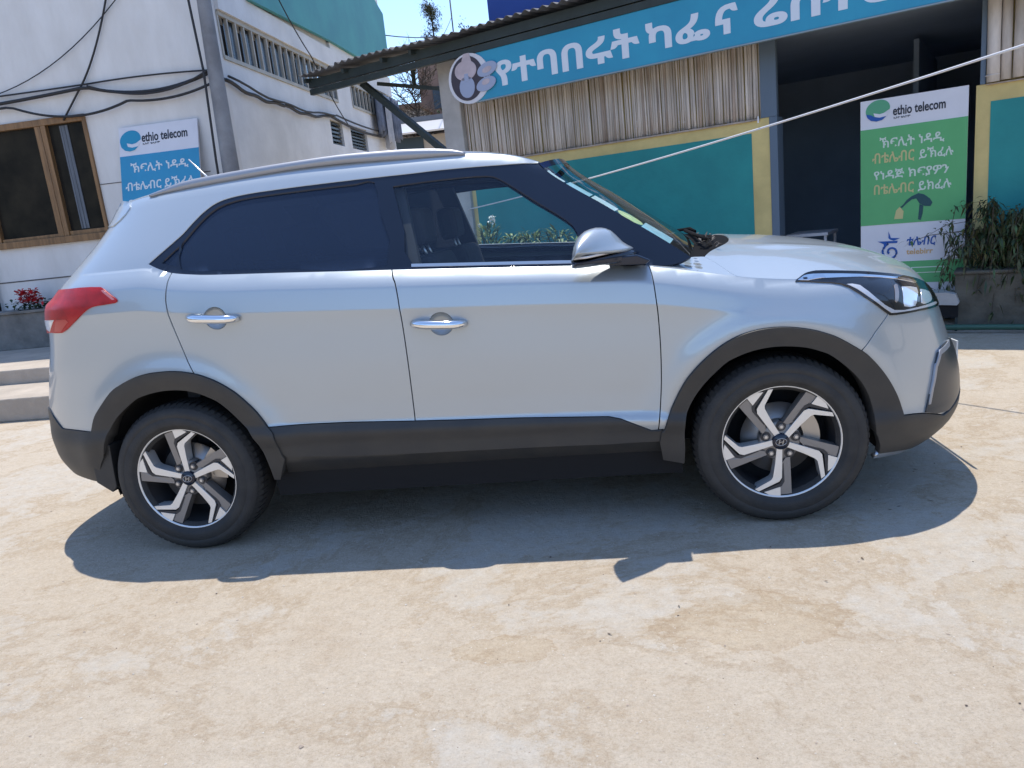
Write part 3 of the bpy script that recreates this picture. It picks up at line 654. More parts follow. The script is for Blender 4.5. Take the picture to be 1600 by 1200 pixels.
for i, (x, sz, lab) in enumerate(((PLANTS[1][0], PLANTS[1][1], "low green plant next to the white blooms in the planter"), (PLANTS[2][0], PLANTS[2][1], "feathery pale green plant in the middle of the front window"), (PLANTS[3][0], PLANTS[3][1], "broad green plant just left of the wing mirror"), (PLANTS[4][0], PLANTS[4][1], "green plant hidden behind the wing mirror"))):
    bush_plant("potted_plant", lab, "plant", x, -1.15, .74, 240, .17, sz, .13, .030, lm, 30+i, "plants in the long planter", up=.5, droop=.9)
# drooping bush on the stone planter
rg = random.Random(77); t = thing("drooping_bush", "tangled olive green bush drooping over the stone planter", "bush", cafe_pt(.55, -.2, .48), AF); a = MB(); stm = MB()
for i in range(150):
    ang = rg.uniform(0, 6.283); reach = rg.uniform(.12, .60); h = rg.uniform(.12, .60)
    if i < 3: ang, reach, h = math.pi+rg.uniform(-.35, .15), (.62, .45, .38)[i], (.34, .42, .12)[i]
    c, s_ = math.cos(ang), math.sin(ang)*.45; x_ = rg.uniform(-.3, .7) if i >= 3 else -.3
    pts = [(x_, 0, -.02), (x_+reach*.35*c, reach*.35*s_, h), (x_+reach*.75*c, reach*.75*s_, h*.95), (x_+reach*c, reach*s_-.08, h*.95-rg.uniform(.05, .75))]
    if i < 3: pts[3] = (x_+reach*c, reach*s_-.08, h*.8)
    stm.tube(pts, [.005, .004, .003, .0015], 4)
    for q in range(52 if i >= 3 else 26):
        u_ = rg.random(); k = min(int(u_*3), 2); f_ = u_*3-k; p0 = Vector(pts[k]).lerp(Vector(pts[k+1]), f_)
        p0 += Vector((rg.gauss(0, .02), rg.gauss(0, .02), rg.gauss(0, .02))); leaf(a, p0, rdir(rg, -1.6), rg.uniform(.04, .10), rg.uniform(.014, .030), 1.0, rg.choices((0, 1, 2), (4, 2, 1.2))[0], rg)
for i in range(1500):      # sprays hanging over the planter's front
    cx = rg.choice((.15, .45, .75, 1.0, 1.25))+rg.gauss(0, .10); k = rg.random()**1.4
    p0 = Vector((cx, -.24+rg.gauss(0, .05)-.05*k, .25-.62*k+rg.gauss(0, .04)))
    leaf(a, p0, rdir(rg, -1.8), rg.uniform(.03, .075), rg.uniform(.010, .022), 1.0, rg.choices((0, 1, 2), (5, 1.5, 1.0))[0], rg)
a.build("foliage", [M['leaf_o'], M['leaf_d'], M['leaf_m']], t, fixn=False); stm.build("stem", M['bark'], t)
# cloth hanging at the far end of the side wall
M['cloth'] = mat("grey_cloth", (.20, .23, .30), .9, var=.5, scale=5); M['cloth2'] = mat("pale_cloth", (.52, .53, .56), .9, var=.3, scale=4)
hc_ = thing("hanging_cloths", "grey and pale cloths hanging at the far end of the white side wall", "cloth", (XB+.12, 10.9, 3.9))
for k, (y0, y1, zl, m_) in enumerate(((0, .5, -.75, 'cloth'), (.35, .9, -.95, 'cloth2'), (.75, 1.3, -.80, 'cloth'))):
    q = MB(); v = []; f = []; nn = 14
    for i in range(nn+1):
        for j in range(6): v.append((.06*math.sin(i*1.3+k)+.03*k, y0+(y1-y0)*i/nn, zl*j/5*(1+.08*math.sin(i*.9))))
    for i in range(nn):
        for j in range(5): f.append((i*6+j, (i+1)*6+j, (i+1)*6+j+1, i*6+j+1))
    q.add(v, f, 0, True); o = q.build("cloth", M[m_], hc_); o.modifiers.new("t", 'SOLIDIFY').thickness = .006
q = MB(); q.tube([(.04, -.1, .01), (.04, 1.4, .01)], .012); q.build("rail", M['steel'], hc_)

# ================================================================ BEHIND THE LANE
M['brick'] = mat("far_brick", (.30, .20, .155), .9, var=.35, scale=1.2); M['tan'] = mat("far_tan_wall", (.50, .43, .35), .9, var=.2, scale=.6)
M['tin'] = mat("tin_roof", (.62, .63, .66), .35, .6); M['greyroof'] = mat("old_roof", (.26, .25, .25), .8, var=.3, scale=.8); M['gate'] = mat("dark_gate", (.035, .055, .065), .6); M['farwhite'] = mat("far_white", (.62, .62, .64), .85)
sh = thing("lane_shed", "tan walled shed with bright tin roof at the end of the lane", "shed", (-4.7, 20, 0))
q = MB(); q.box(-1.3, 1.4, 0, 3, 0, 4.02); q.build("wall", M['tan'], sh)
q = MB(); q.box(-1.25, 0, -.03, 0, 0, 4.0); q.build("gate", M['gate'], sh)
q = MB(); q.add([(-1.5, -.5, 4.06), (1.6, -.5, 4.06), (1.6, .9, 4.50), (-1.5, .9, 4.50)], [(0, 1, 2, 3)]); o = q.build("roof", M['tin'], sh); o.modifiers.new("t", 'SOLIDIFY').thickness = .05
q = MB(); q.box(-1.5, 1.6, .95, 3.2, 4.4, 4.72); q.build("back_roof", M['greyroof'], sh)
br = thing("brick_building", "brown brick building rising behind the tin roofed shed", "building", (-5.95, 26, 0))
q = MB(); q.box(0, 5, 0, 5, 0, 7.9); q.build("wall", M['brick'], br)
for i in range(3): q = MB(); q.box(.5+i*1.3, 1.1+i*1.3, -.03, 0, 5.6, 6.4); q.build("window", M['louvre'], br)
q = MB(); q.box(-.1, 5.1, -.1, 5.1, 7.9, 8.05); q.build("roof", M['concrete_d'], br)
lo = thing("low_house", "small tan house with flat roof left of the brick building", "house", (-7.0, 24, 0))
q = MB(); q.box(-1, 1.4, 0, 4, 0, 5.45); q.build("wall", M['tan'], lo); q = MB(); q.box(-1.1, 1.5, -.1, 4.1, 5.45, 5.6); q.build("roof", M['brick'], lo)
fw_ = thing("white_tower_block", "distant white building peeking over the cafe roof", "building", (-4.3, 40, 0))
q = MB(); q.box(-1.2, 2.2, 0, 4, 0, 11.6); q.build("wall", M['farwhite'], fw_); q = MB(); q.box(-1.3, 2.3, -.1, 4, 11.2, 11.35); q.build("ledge", M['concrete_d'], fw_)
for i in range(2): q = MB(); q.box(-.8+i*1.3, -.1+i*1.3, -.03, 0, 10.2, 10.9); q.build("window", M['louvre'], fw_)
def tree(name, label, loc, H, trunk_r, crown, n, seed, m, size, cat="tree", bare=False, leafw=.35, group=None):
    rg = random.Random(seed); t = thing(name, label, cat, loc, 0, group); tk = MB(); cr = MB()
    tk.tube([(0, 0, 0), (.05, 0, H*.5), (0, .05, H*.97)], [trunk_r, trunk_r*.6, trunk_r*.12], 8)
    br_ = []
    for i in range(60 if bare else 46):
        z = H*rg.uniform(crown[0], .97); fr_ = (1-(z/H-crown[0])/(1-crown[0])) if not bare else .7
        L = crown[1]*(.25+.75*fr_)*rg.uniform(.6, 1.1); a_ = rg.uniform(0, 6.283); up_ = crown[2]
        p1 = Vector((0, 0, z)); p2 = p1+Vector((math.cos(a_)*L*.6, math.sin(a_)*L*.6, up_*L*.6)); p3 = p1+Vector((math.cos(a_)*L, math.sin(a_)*L, up_*L*1.25))
        tk.tube([p1, p2, p3], [trunk_r*.22, trunk_r*.12, .008], 4); br_.append((p1, p2, p3))
        if bare:
            for q in range(7):
                b0 = p1.lerp(p3, rg.uniform(.3, 1)); b1 = b0+rdir(rg, 0).normalized()*rg.uniform(.4, 1.0); tk.tube([b0, b1], [.012, .004], 3)
    tk.build("trunk", M['bark'], t)
    if not bare:
        for i in range(n):
            p1, p2, p3 = rg.choice(br_); p0 = (p1.lerp(p2, rg.random()) if rg.random() < .35 else p2.lerp(p3, rg.random()))+Vector((rg.gauss(0, .12), rg.gauss(0, .12), rg.gauss(0, .12)))
            leaf(cr, p0, rdir(rg, -.6), size*rg.uniform(.5, 1.3), size*leafw, .5, rg.randrange(len(m)), rg)
        cr.build("crown", m, t, fixn=False)
    return t
tree("conifer_tree", "dark narrow evergreen tree rising above the canopy edge", (-5.95, 30, 0), 10.5, .16, (.35, 1.0, .75), 5200, 5, [M['leaf_o'], M['leaf_o'], M['leaf_d']], .15, leafw=.25)
tree("conifer_tree", "smaller thin evergreen just right of the tall dark evergreen", (-4.75, 31, 0), 9.9, .12, (.4, .5, .9), 900, 6, [M['leaf_d'], M['leaf_o']], .2)
tree("leafy_tree", "small leafy tree in front of the brick building", (-4.0, 22.5, 0), 6.3, .10, (.45, 1.0, .5), 1400, 9, [M['leaf_o'], M['leaf_m'], M['leaf_d']], .16)
tree("bare_tree", "leafless thin branched tree at the far end of the lane", (-5.5, 23.0, 0), 6.6, .07, (.5, 1.1, .8), 0, 8, None, 0, bare=True)
ap = MB(); ap.tube([(-4.93, 29, 0), (-4.9, 29, 11.5)], .03, 6); ap.bar((-5.5, 29, 11), (-4.3, 29, 11), .04); setp(ap.build("antenna_mast", M['cable']), "thin dark mast standing against the sky past the lane", "mast")
ow = MB(); ow.tube(sag((XB, 12.2, 4.5), (-4.9, 29, 9.5), .5), .012, 5); ow.tube(sag((XB, 12.2, 5.2), (-2.0, 30, 10.2), .6), .012, 5); setp(ow.build("overhead_wire", M['cable']), "thin overhead wires crossing the sky above the lane", "wire")

# ---- car outlines, metres: (x along the car, z up) ------------------------
C = {
 'dlo_low': [(-1.3138,1.3071),(-1.2553,1.2809),(-1.1973,1.2611),(-1.1066,1.2459),(-0.9995,1.2348),(-0.6865,1.2138),(-0.4562,1.1972),(-0.2306,1.1821),(0.1391,1.155),(0.5058,1.1275),(0.6814,1.1128),(0.8147,1.0998)],
 'dlo_up': [(-1.3138,1.3071),(-1.2531,1.3543),(-1.1786,1.4091),(-1.1339,1.456),(-1.0862,1.5004),(-1.0319,1.5333),(-0.9674,1.5499),(-0.8688,1.5587),(-0.757,1.5617),(-0.6245,1.5638),(-0.3861,1.5649),(-0.1522,1.5634),(-0.0265,1.5643),(0.1252,1.5608),(0.2312,1.5572),(0.3384,1.5539)],
 'apil': [(0.3962,1.5483),(0.4458,1.4954),(0.538,1.4272),(0.6387,1.3593),(0.7224,1.2995),(0.8191,1.2317),(0.9024,1.1711),(0.9751,1.1145)],
 'dlo_front': [(0.9751,1.1145),(0.9412,1.1032),(0.908,1.0979),(0.8574,1.0968),(0.8147,1.0998)],
 'reardoor_back': [(-1.1973,1.2611),(-1.2027,1.2254),(-1.203,1.2),(-1.2074,1.1688),(-1.2096,1.1314),(-1.202,1.0367),(-1.1718,0.9028),(-1.1427,0.8265)],
 'bline': [(-0.2306,1.1821),(-0.2205,1.1489),(-0.2081,1.1185),(-0.1999,1.0252),(-0.1976,0.8143),(-0.2024,0.6324),(-0.2044,0.54)],
 'frontdoor_front': [(0.8147,1.0998),(0.8202,1.0842),(0.8261,1.0513),(0.8334,0.9579),(0.8373,0.8934),(0.8387,0.7693),(0.8336,0.6409),(0.8231,0.5333),(0.8094,0.4378)],
 'rarch_o': [(-1.6235,0.5919),(-1.596,0.6514),(-1.5641,0.6953),(-1.4929,0.7717),(-1.4425,0.8035),(-1.3853,0.8282),(-1.3328,0.841),(-1.2847,0.8452),(-1.2218,0.8434),(-1.1427,0.8265),(-1.091,0.8067),(-1.0435,0.7814),(-0.9977,0.7491),(-0.9568,0.7113),(-0.8956,0.6355),(-0.8551,0.5629)],
 'rarch_i': [(-1.5985,0.4745),(-1.5511,0.5728),(-1.4892,0.656),(-1.4004,0.7298),(-1.3545,0.7499),(-1.3053,0.7611),(-1.2674,0.7647),(-1.2281,0.7634),(-1.1866,0.7553),(-1.1392,0.74),(-1.0913,0.7157),(-1.0484,0.6844),(-0.9733,0.5928),(-0.9093,0.4902),(-0.886,0.3894),(-0.8799,0.3187)],
 'farch_o': [(0.8337,0.4359),(0.8648,0.5195),(0.9187,0.6207),(0.9558,0.6687),(0.9958,0.7092),(1.0429,0.7483),(1.0941,0.7811),(1.147,0.8037),(1.2044,0.8172),(1.2518,0.8216),(1.2993,0.8194),(1.3478,0.8107),(1.3985,0.7967),(1.4435,0.7782),(1.4873,0.7552),(1.5674,0.6968),(1.6029,0.6615),(1.6318,0.6212),(1.6577,0.5726),(1.6815,0.5185),(1.702,0.4637),(1.716,0.4089)],
 'farch_i': [(0.9116,0.3442),(0.9121,0.4152),(0.9199,0.479),(0.9415,0.5359),(0.9938,0.6118),(1.0771,0.6916),(1.1246,0.7171),(1.1739,0.7337),(1.2207,0.7436),(1.2636,0.747),(1.3137,0.7432),(1.3673,0.7322),(1.4109,0.714),(1.4528,0.6889),(1.5235,0.6135),(1.5639,0.5392),(1.5852,0.4576),(1.6031,0.3527),(1.6694,0.254)],
 'sill_top': [(-0.8551,0.5629),(-0.7681,0.5604),(-0.6704,0.5595),(-0.4867,0.5546),(-0.2044,0.5405),(-0.0065,0.5318),(0.2439,0.5226),(0.4914,0.5091),(0.6119,0.5026),(0.6606,0.4904),(0.7297,0.4581),(0.7811,0.4335),(0.8093,0.4347),(0.8337,0.4359)],
 'rbump_top': [(-1.6235,0.5919),(-1.7331,0.5942),(-1.8676,0.5965),(-1.9406,0.6363),(-2.0267,0.6756)],
 'rbump_bot': [(-1.9985,0.3573),(-1.853,0.3487),(-1.7111,0.3378)],
 'tail': [(-2.0009,1.2279),(-1.676,1.2329),(-1.5456,1.229),(-1.5089,1.2233),(-1.4542,1.1937),(-1.4176,1.1727),(-1.4235,1.1587),(-1.5162,1.1534),(-1.5685,1.1431),(-1.6297,1.1103),(-1.6964,1.0787),(-1.7891,1.0461),(-1.9399,1.0461)],
 'tail_white': [(-2.0815,1.0989),(-1.8444,1.104),(-1.9362,1.0506),(-2.0157,1.0598)],
 'tail_glint': [(-1.4968,1.2162),(-1.4535,1.191),(-1.4241,1.1732),(-1.4363,1.1715),(-1.4708,1.1909),(-1.5115,1.2146)],
 'tail_low': [(-1.8207,1.1039),(-1.7245,1.1052),(-1.7067,1.0933),(-1.7866,1.0518),(-1.8615,1.0518)],
 'head': [(1.3707,0.98),(1.3905,0.993),(1.4178,1.0064),(1.4513,1.0119),(1.5005,1.0104),(1.6801,0.9907),(1.7864,0.9755),(1.9148,0.9552),(2.0347,0.9324),(2.1765,0.9024),(2.2795,0.8679),(2.313,0.8312),(2.3253,0.7959),(2.1748,0.7944),(1.9566,0.8064),(1.7688,0.8125),(1.729,0.8207),(1.6861,0.8584),(1.6068,0.9238),(1.5562,0.9534),(1.4665,0.9674)],
 'head_chrome': [(1.3811,0.9821),(1.4015,0.9944),(1.4279,1.0006),(1.4955,0.9975),(1.6726,0.9788),(1.8997,0.9437),(2.0696,0.9078),(2.0247,0.9078),(1.8834,0.9368),(1.6633,0.9677),(1.5035,0.98),(1.4213,0.9761)],
 'head_drl': [(1.5787,0.9478),(1.6376,0.9386),(1.6926,0.8853),(1.7647,0.8316),(1.8951,0.8234),(2.065,0.8199),(2.1723,0.8138),(2.1657,0.8052),(1.9572,0.8141),(1.7708,0.8207),(1.7364,0.8286),(1.6928,0.8652),(1.6159,0.9277)],
 'head_proj': [(1.8835,0.9078),(2.0075,0.8898),(1.9568,0.8573),(1.9117,0.8304),(1.8367,0.8383),(1.853,0.8723)],
 'head_proj2': [(2.0447,0.8803),(2.1435,0.8579),(2.1218,0.8313),(2.0447,0.8252),(1.9772,0.8339)],
 'head_bulb': [(1.8353,0.9191),(1.858,0.9167),(1.8096,0.8646),(1.788,0.8645)],
 'seam_fb': [(1.7285,0.8194),(1.6464,0.7624),(1.5674,0.6968)],
 'fbump_cl': [(1.716,0.4089),(1.7731,0.4041),(1.8426,0.3946),(1.9959,0.3596)],
 'fbump_bot': [(1.6712,0.2524),(1.7862,0.2464),(1.9953,0.2258),(2.0499,0.2497)],
 'fog': [(2.2142,0.6467),(2.0713,0.6431),(1.9997,0.622),(1.9405,0.5741),(1.8879,0.4815),(1.8488,0.3978),(1.9295,0.378),(2.0439,0.3714)],
 'fog_chrome': [(2.1925,0.6476),(2.0214,0.6321),(1.9416,0.5766),(1.8884,0.4869),(1.8662,0.4253),(1.8796,0.4256),(1.905,0.4895),(1.9546,0.5689),(2.0204,0.613),(2.1632,0.6245)],
 'rseam': [(-1.5523,0.7157),(-1.5839,0.7332),(-1.6135,0.7473),(-1.6283,0.797),(-1.6332,0.8557)],
 'g_quarter': [(-1.2544,1.3071),(-1.2145,1.3403),(-1.1822,1.3666),(-1.1812,1.2882),(-1.2227,1.2962)],
 'g_rear': [(-1.1694,1.3786),(-1.1219,1.4358),(-1.072,1.4852),(-1.0192,1.5181),(-0.9578,1.5337),(-0.8671,1.5433),(-0.6233,1.5472),(-0.3926,1.5479),(-0.3101,1.547),(-0.2828,1.4222),(-0.2534,1.1996),(-0.6894,1.2294),(-1.004,1.2514),(-1.1658,1.2749)],
 'g_front': [(-0.2249,1.5201),(-0.0962,1.5249),(0.0587,1.5252),(0.1787,1.52),(0.2295,1.5025),(0.2975,1.4555),(0.3897,1.3857),(0.4586,1.3371),(0.5114,1.2959),(0.5307,1.2711),(0.5442,1.2395),(0.5499,1.2088),(0.5479,1.1418),(0.2184,1.166),(-0.1391,1.1926),(-0.1746,1.3273)],
 'mirror_base': [(0.723,1.1544),(0.7927,1.1377),(0.782,1.1018),(0.6682,1.1084),(0.6577,1.1361)],
 'hr0': [(-1.129,1.0667)],
 'hr1': [(-0.8894,1.0457)],
 'hf0': [(-0.1624,0.9573)],
 'hf1': [(0.0745,0.9393)],
 'ext_ra': [(-0.8328,0.5375),(-0.8165,0.4372),(-0.8073,0.4147),(-0.8519,0.3172)],
 'ext_fa': [(0.9067,0.2799),(0.8215,0.3036),(0.812,0.3815),(0.8219,0.4277)],
 'sill_line': [(0.8219,0.4277),(0.8121,0.383),(0.6213,0.3806),(0.3545,0.3871),(0.0175,0.3923),(-0.2497,0.3953),(-0.5369,0.4023),(-0.8005,0.4187),(-0.8165,0.4372),(-0.8328,0.5375)],
 'sill_bot': [(0.8215,0.3036),(0.8827,0.2631),(0.456,0.2601),(-0.0988,0.2743),(-0.6793,0.2892),(-0.8519,0.3071),(-0.8073,0.4147)],
 'spoiler': [(-1.9317,1.6026),(-1.7413,1.5918),(-1.6775,1.5605),(-1.7014,1.5365),(-1.7551,1.5085),(-1.8247,1.4865)],
}
WPAT = {
 'arm': [(-0.0145,-0.0312),(0.0025,-0.0323),(0.0001,-0.1005),(-0.0034,-0.1536),(-0.0131,-0.168),(-0.0948,-0.2035),(-0.1047,-0.1966),(-0.0417,-0.1639),(-0.0334,-0.1518),(-0.0234,-0.099)],
 'tri': [(-0.0733,-0.2112),(-0.008,-0.1928),(-0.009,-0.2356),(-0.0363,-0.2324),(-0.0577,-0.2216)],
 'panel': [(0.0045,-0.093),(0.0178,-0.0721),(0.0356,-0.0701),(0.037,-0.2335),(-0.0076,-0.2341),(-0.0058,-0.1929),(0.0026,-0.1737)],
 'groove': [(0.0015,-0.1006),(0.0088,-0.0933),(0.0098,-0.1717),(-0.0022,-0.1908),(-0.0791,-0.2124),(-0.0848,-0.2073),(-0.009,-0.1785),(-0.0008,-0.1632)],
}
ZB = [(-2.4,1.285),(-1.72,1.288),(-1.35,1.287),(-1.196,1.262),(-1,1.237),(-0.687,1.214),(-0.23,1.181),(0.506,1.129),(0.814,1.095),(1.03,1.05),(1.2,1.012),(1.38,0.988),(1.6,0.97),(1.79,0.943),(1.92,0.91),(2.05,0.865),(2.35,0.77)]
ZR = [(-2.3,1.48),(-1.8,1.56),(-1.52,1.591),(-1.374,1.607),(-0.967,1.636),(-0.634,1.646),(-0.156,1.637),(0.111,1.624),(0.261,1.602),(0.34,1.58),(0.4,1.556),(0.8,1.525),(1.3,1.49)]
XF = [(0.1,1.8),(0.18,1.95),(0.25,2.11),(0.32,2.18),(0.4,2.204),(0.48,2.198),(0.56,2.181),(0.64,2.152),(0.72,2.126),(0.8,2.1),(0.86,2.073),(0.92,2.04),(0.97,2.01),(1.1,1.95),(1.7,1.9)]
XR = [(0.15,-1.93),(0.25,-2.04),(0.35,-2.18),(0.45,-2.238),(0.55,-2.244),(0.65,-2.236),(0.75,-2.206),(0.85,-2.17),(0.95,-2.132),(1.03,-2.112),(1.1,-2.106),(1.155,-2.09),(1.19,-2.04),(1.22,-2.008),(1.29,-1.94),(1.36,-1.866),(1.42,-1.808),(1.48,-1.758),(1.53,-1.73),(1.57,-1.717),(1.65,-1.69)]
RAIL = [(-1.3801,1.6088,1.6046),(-1.3168,1.6233,1.6122),(-1.2258,1.6446,1.6198),(-1.0864,1.6574,1.6287),(-0.8822,1.6682,1.6398),(-0.6778,1.6757,1.6489),(-0.4701,1.6796,1.649),(-0.2963,1.6747,1.6417),(-0.1537,1.6679,1.6338),(-0.0415,1.6565,1.6303),(0.0359,1.6438,1.6281),(0.0873,1.6274,1.6248)]
MCAP = [(0.518,1.151),(0.5227,1.1769),(0.5298,1.2026),(0.5446,1.2344),(0.56,1.2471),(0.5753,1.2574),(0.5949,1.2636),(0.619,1.2671),(0.6426,1.2646),(0.6588,1.2595),(0.677,1.2494),(0.6925,1.2337),(0.7056,1.2183),(0.7209,1.2002),(0.7388,1.1866),(0.7615,1.1726),(0.7537,1.1615),(0.7179,1.1579),(0.6582,1.1566),(0.586,1.154)]
MBASE = [(0.5158,1.1536),(0.5157,1.1247),(0.5299,1.1197),(0.5831,1.1194),(0.6555,1.1209),(0.7388,1.1177),(0.7747,1.1214),(0.7839,1.1538),(0.7614,1.1702),(0.7419,1.1627),(0.6821,1.1578),(0.586,1.154)]
# ---- car surface -------------------------------------------------------
def pchip(xs,ys):
    xs=np.array(xs,float); ys=np.array(ys,float); h=np.diff(xs); d=np.diff(ys)/h
    m=np.zeros(len(xs)); m[0]=d[0]; m[-1]=d[-1]
    for i in range(1,len(xs)-1):
        if d[i-1]*d[i]>0:
            w1=2*h[i]+h[i-1]; w2=h[i]+2*h[i-1]; m[i]=(w1+w2)/(w1/d[i-1]+w2/d[i])
    def f(x):
        x=np.clip(np.asarray(x,float),xs[0],xs[-1]); i=np.clip(np.searchsorted(xs,x)-1,0,len(xs)-2)
        t=(x-xs[i])/h[i]
        return (2*t**3-3*t*t+1)*ys[i]+(t**3-2*t*t+t)*h[i]*m[i]+(-2*t**3+3*t*t)*ys[i+1]+(t**3-t*t)*h[i]*m[i+1]
    return f
WB2=1.295; RW=0.345; XF0=1.2; XR0=-1.2; QL=1.5
ZBf=pchip(*zip(*ZB)); ZRf=pchip(*zip(*ZR)); XFf=pchip(*zip(*XF)); XRf=pchip(*zip(*XR))
LOWB=pchip([.10,.20,.30,.37,.41,.47,.58,.70,.80,.855,.875,.93,.962,1.0],[.800,.842,.866,.876,.882,.871,.878,.8855,.8875,.886,.8835,.874,.858,.815])
ZC=.868
LOWL=pchip([.10,.20,.30,.385,.428,.470,.52,.60,.70,.79,.835,ZC],[.800,.842,.866,.874,.886,.8705,.871,.877,.8835,.8850,.8878,.8930])
LOWU=pchip([ZC,.90,.93,.943,.951,.975,1.0],[.8930,.8875,.8818,.8788,.8738,.8510,.818])
def LOW(zn,x):
    a=np.where(zn<=ZC,LOWL(zn),LOWU(zn)); k=np.clip((1.30-x)/.5,0,1)*np.clip((x+1.85)/.4,0,1); k=k*k*(3-2*k)
    return a*k+LOWB(zn)*(1-k)
UPP=pchip([0,.15,.5,.80,.93,1.0],[.815,.786,.706,.632,.596,.566])
def S(U,z,off=0.0):
    U=np.asarray(U,float); z=np.asarray(z,float)
    qf=np.clip((U-XF0)/QL,0,1); qr=np.clip((XR0-U)/QL,0,1)
    tf=2*qf-qf*qf; tr=2*qr-qr*qr
    x=np.where(U>XF0,XF0+tf*(XFf(z)-XF0),np.where(U<XR0,XR0+tr*(XRf(z)-XR0),U))
    k=np.clip(1-tf**3.0,0,1)**(1/2.6)*np.clip(1-tr**3.4,0,1)**(1/2.8)
    zb=ZBf(x); zr=np.maximum(ZRf(x),zb+.02)
    w=np.where(z<=zb,LOW(z/zb,x),UPP((z-zb)/(zr-zb)))
    r1=np.hypot(x-WB2,z-RW); r2=np.hypot(x+WB2,z-RW)
    w=w+.019*(np.exp(-((r1-.485)/.065)**2)+np.exp(-((r2-.485)/.065)**2))*np.clip((z-.3)/.2,0,1)*np.clip(k*3-1.6,0,1)
    y=-w*k
    return np.stack([x,y,z],-1)
def Sn(U,z):
    e=1e-3
    a=S(U+e,z)-S(U-e,z); b=S(U,z+e)-S(U,z-e); n=np.cross(a,b); n/=np.maximum(np.linalg.norm(n,axis=-1,keepdims=True),1e-9)
    return n

# ================================================================ CAR
car = thing("parked_suv", "pale silver compact SUV with black lower cladding parked side-on in the yard", "car", (0, 0, 0))
def inpoly(P, poly):
    P = np.asarray(P); x, y = P[:, 0], P[:, 1]; r = np.zeros(len(P), bool); n = len(poly); j = n-1
    for i in range(n):
        xi, yi = poly[i]; xj, yj = poly[j]
        c = ((yi > y) != (yj > y)) & (x < (xj-xi)*(y-yi)/((yj-yi) if yj != yi else 1e-12)+xi); r ^= c; j = i
    return r
def area(p): p = np.asarray(p); x, y = p[:, 0], p[:, 1]; return .5*np.sum(x*np.roll(y, -1)-np.roll(x, -1)*y)
def clean(p):
    o = []
    for q in p:
        if not o or math.hypot(q[0]-o[-1][0], q[1]-o[-1][1]) > 1e-3: o.append((float(q[0]), float(q[1])))
    if math.hypot(o[0][0]-o[-1][0], o[0][1]-o[-1][1]) < 1e-3: o.pop()
    return o
def inset(p, d):
    if d == 0: return p
    p = np.array(p); s = 1 if area(p) > 0 else -1; n = len(p); o = []
    for i in range(n):
        a, b, c = p[i-1], p[i], p[(i+1) % n]; e1 = (b-a)/np.linalg.norm(b-a); e2 = (c-b)/np.linalg.norm(c-b)
        n1 = s*np.array([-e1[1], e1[0]]); n2 = s*np.array([-e2[1], e2[0]]); m = n1+n2; L = np.linalg.norm(m)
        m = n1 if L < .2 else m/L; k = d/max(.4, float(m@n1)); o.append(tuple(b+m*k))
    return o
def dens(p, step):
    o = []; n = len(p)
    for i in range(n):
        a = np.array(p[i]); b = np.array(p[(i+1) % n]); k = max(1, int(np.linalg.norm(b-a)/step))
        for j in range(k): o.append(tuple(a+(b-a)*j/k))
    return o
def dens_open(p, step):
    q = dens(p, step); n = len(q); k = max(1, int(math.hypot(p[0][0]-p[-1][0], p[0][1]-p[-1][1])/step)); return q[:n-k]+[tuple(p[-1])]
def smoothp(pts, n=4):
    """rounded run through the given points (Catmull-Rom)"""
    P = [np.array(q, float) for q in pts]; o = []
    for i in range(len(P)-1):
        p0 = P[max(i-1, 0)]; p1 = P[i]; p2 = P[i+1]; p3 = P[min(i+2, len(P)-1)]
        for k in range(n):
            t = k/n; o.append(tuple(.5*((2*p1)+(-p0+p2)*t+(2*p0-5*p1+4*p2-p3)*t*t+(-p0+3*p1-3*p2+p3)*t**3)))
    o.append(tuple(P[-1])); return o
def tri2d(outer, holes=(), step=.022, lines=()):
    ou = dens(clean(outer), step); ho = [dens(clean(h), step) for h in holes]; V = list(ou); E = [(i, (i+1) % len(ou)) for i in range(len(ou))]
    for h in ho: k = len(V); V += h; E += [(k+i, k+(i+1) % len(h)) for i in range(len(h))]
    for ln in lines:      # feature lines of the body are kept as edges
        P_ = np.array(dens_open(ln, step*.8)); ok = inpoly(P_, ou)
        for h in ho: ok &= ~inpoly(P_, h)
        d = ((P_[:, None, :]-np.array(V)[None])**2).sum(-1).min(1); ok &= d > .004**2; last = None
        for i in range(len(P_)):
            if ok[i]:
                V.append(tuple(P_[i])); k = len(V)-1
                if last is not None and i and ok[i-1]: E.append((last, k))
                last = k
            else: last = None
    B = np.array(V); lo = B.min(0); hi = B.max(0)
    gx, gz = np.meshgrid(np.arange(lo[0]+step/2, hi[0], step), np.arange(lo[1]+step/2, hi[1], step)); gx = gx+(np.arange(gx.shape[0]) % 2)[:, None]*step/2
    G = np.stack([gx.ravel(), gz.ravel()], -1); G = G[inpoly(G, ou)]
    for h in ho: G = G[~inpoly(G, h)]
    if len(G):
        keep = np.ones(len(G), bool)
        for c0 in range(0, len(G), 2000):
            d = ((G[c0:c0+2000, None, :]-B[None])**2).sum(-1).min(1); keep[c0:c0+2000] = d > (.55*step)**2
        G = G[keep]
    V2 = [Vector((float(a), float(b))) for a, b in list(V)+[tuple(q) for q in G]]
    vo, eo, fo, *_ = delaunay_2d_cdt(V2, E, [], 0, 1e-7)
    vo = np.array([q[:] for q in vo]); F = np.array([tuple(q) for q in fo]); cen = vo[F].mean(1); ok = inpoly(cen, ou)
    for h in ho: ok &= ~inpoly(cen, h)
    F = F[ok]; a = vo[F]; ar = (a[:, 1, 0]-a[:, 0, 0])*(a[:, 2, 1]-a[:, 0, 1])-(a[:, 2, 0]-a[:, 0, 0])*(a[:, 1, 1]-a[:, 0, 1])
    F[ar < 0] = F[ar < 0][:, ::-1]; return vo, F
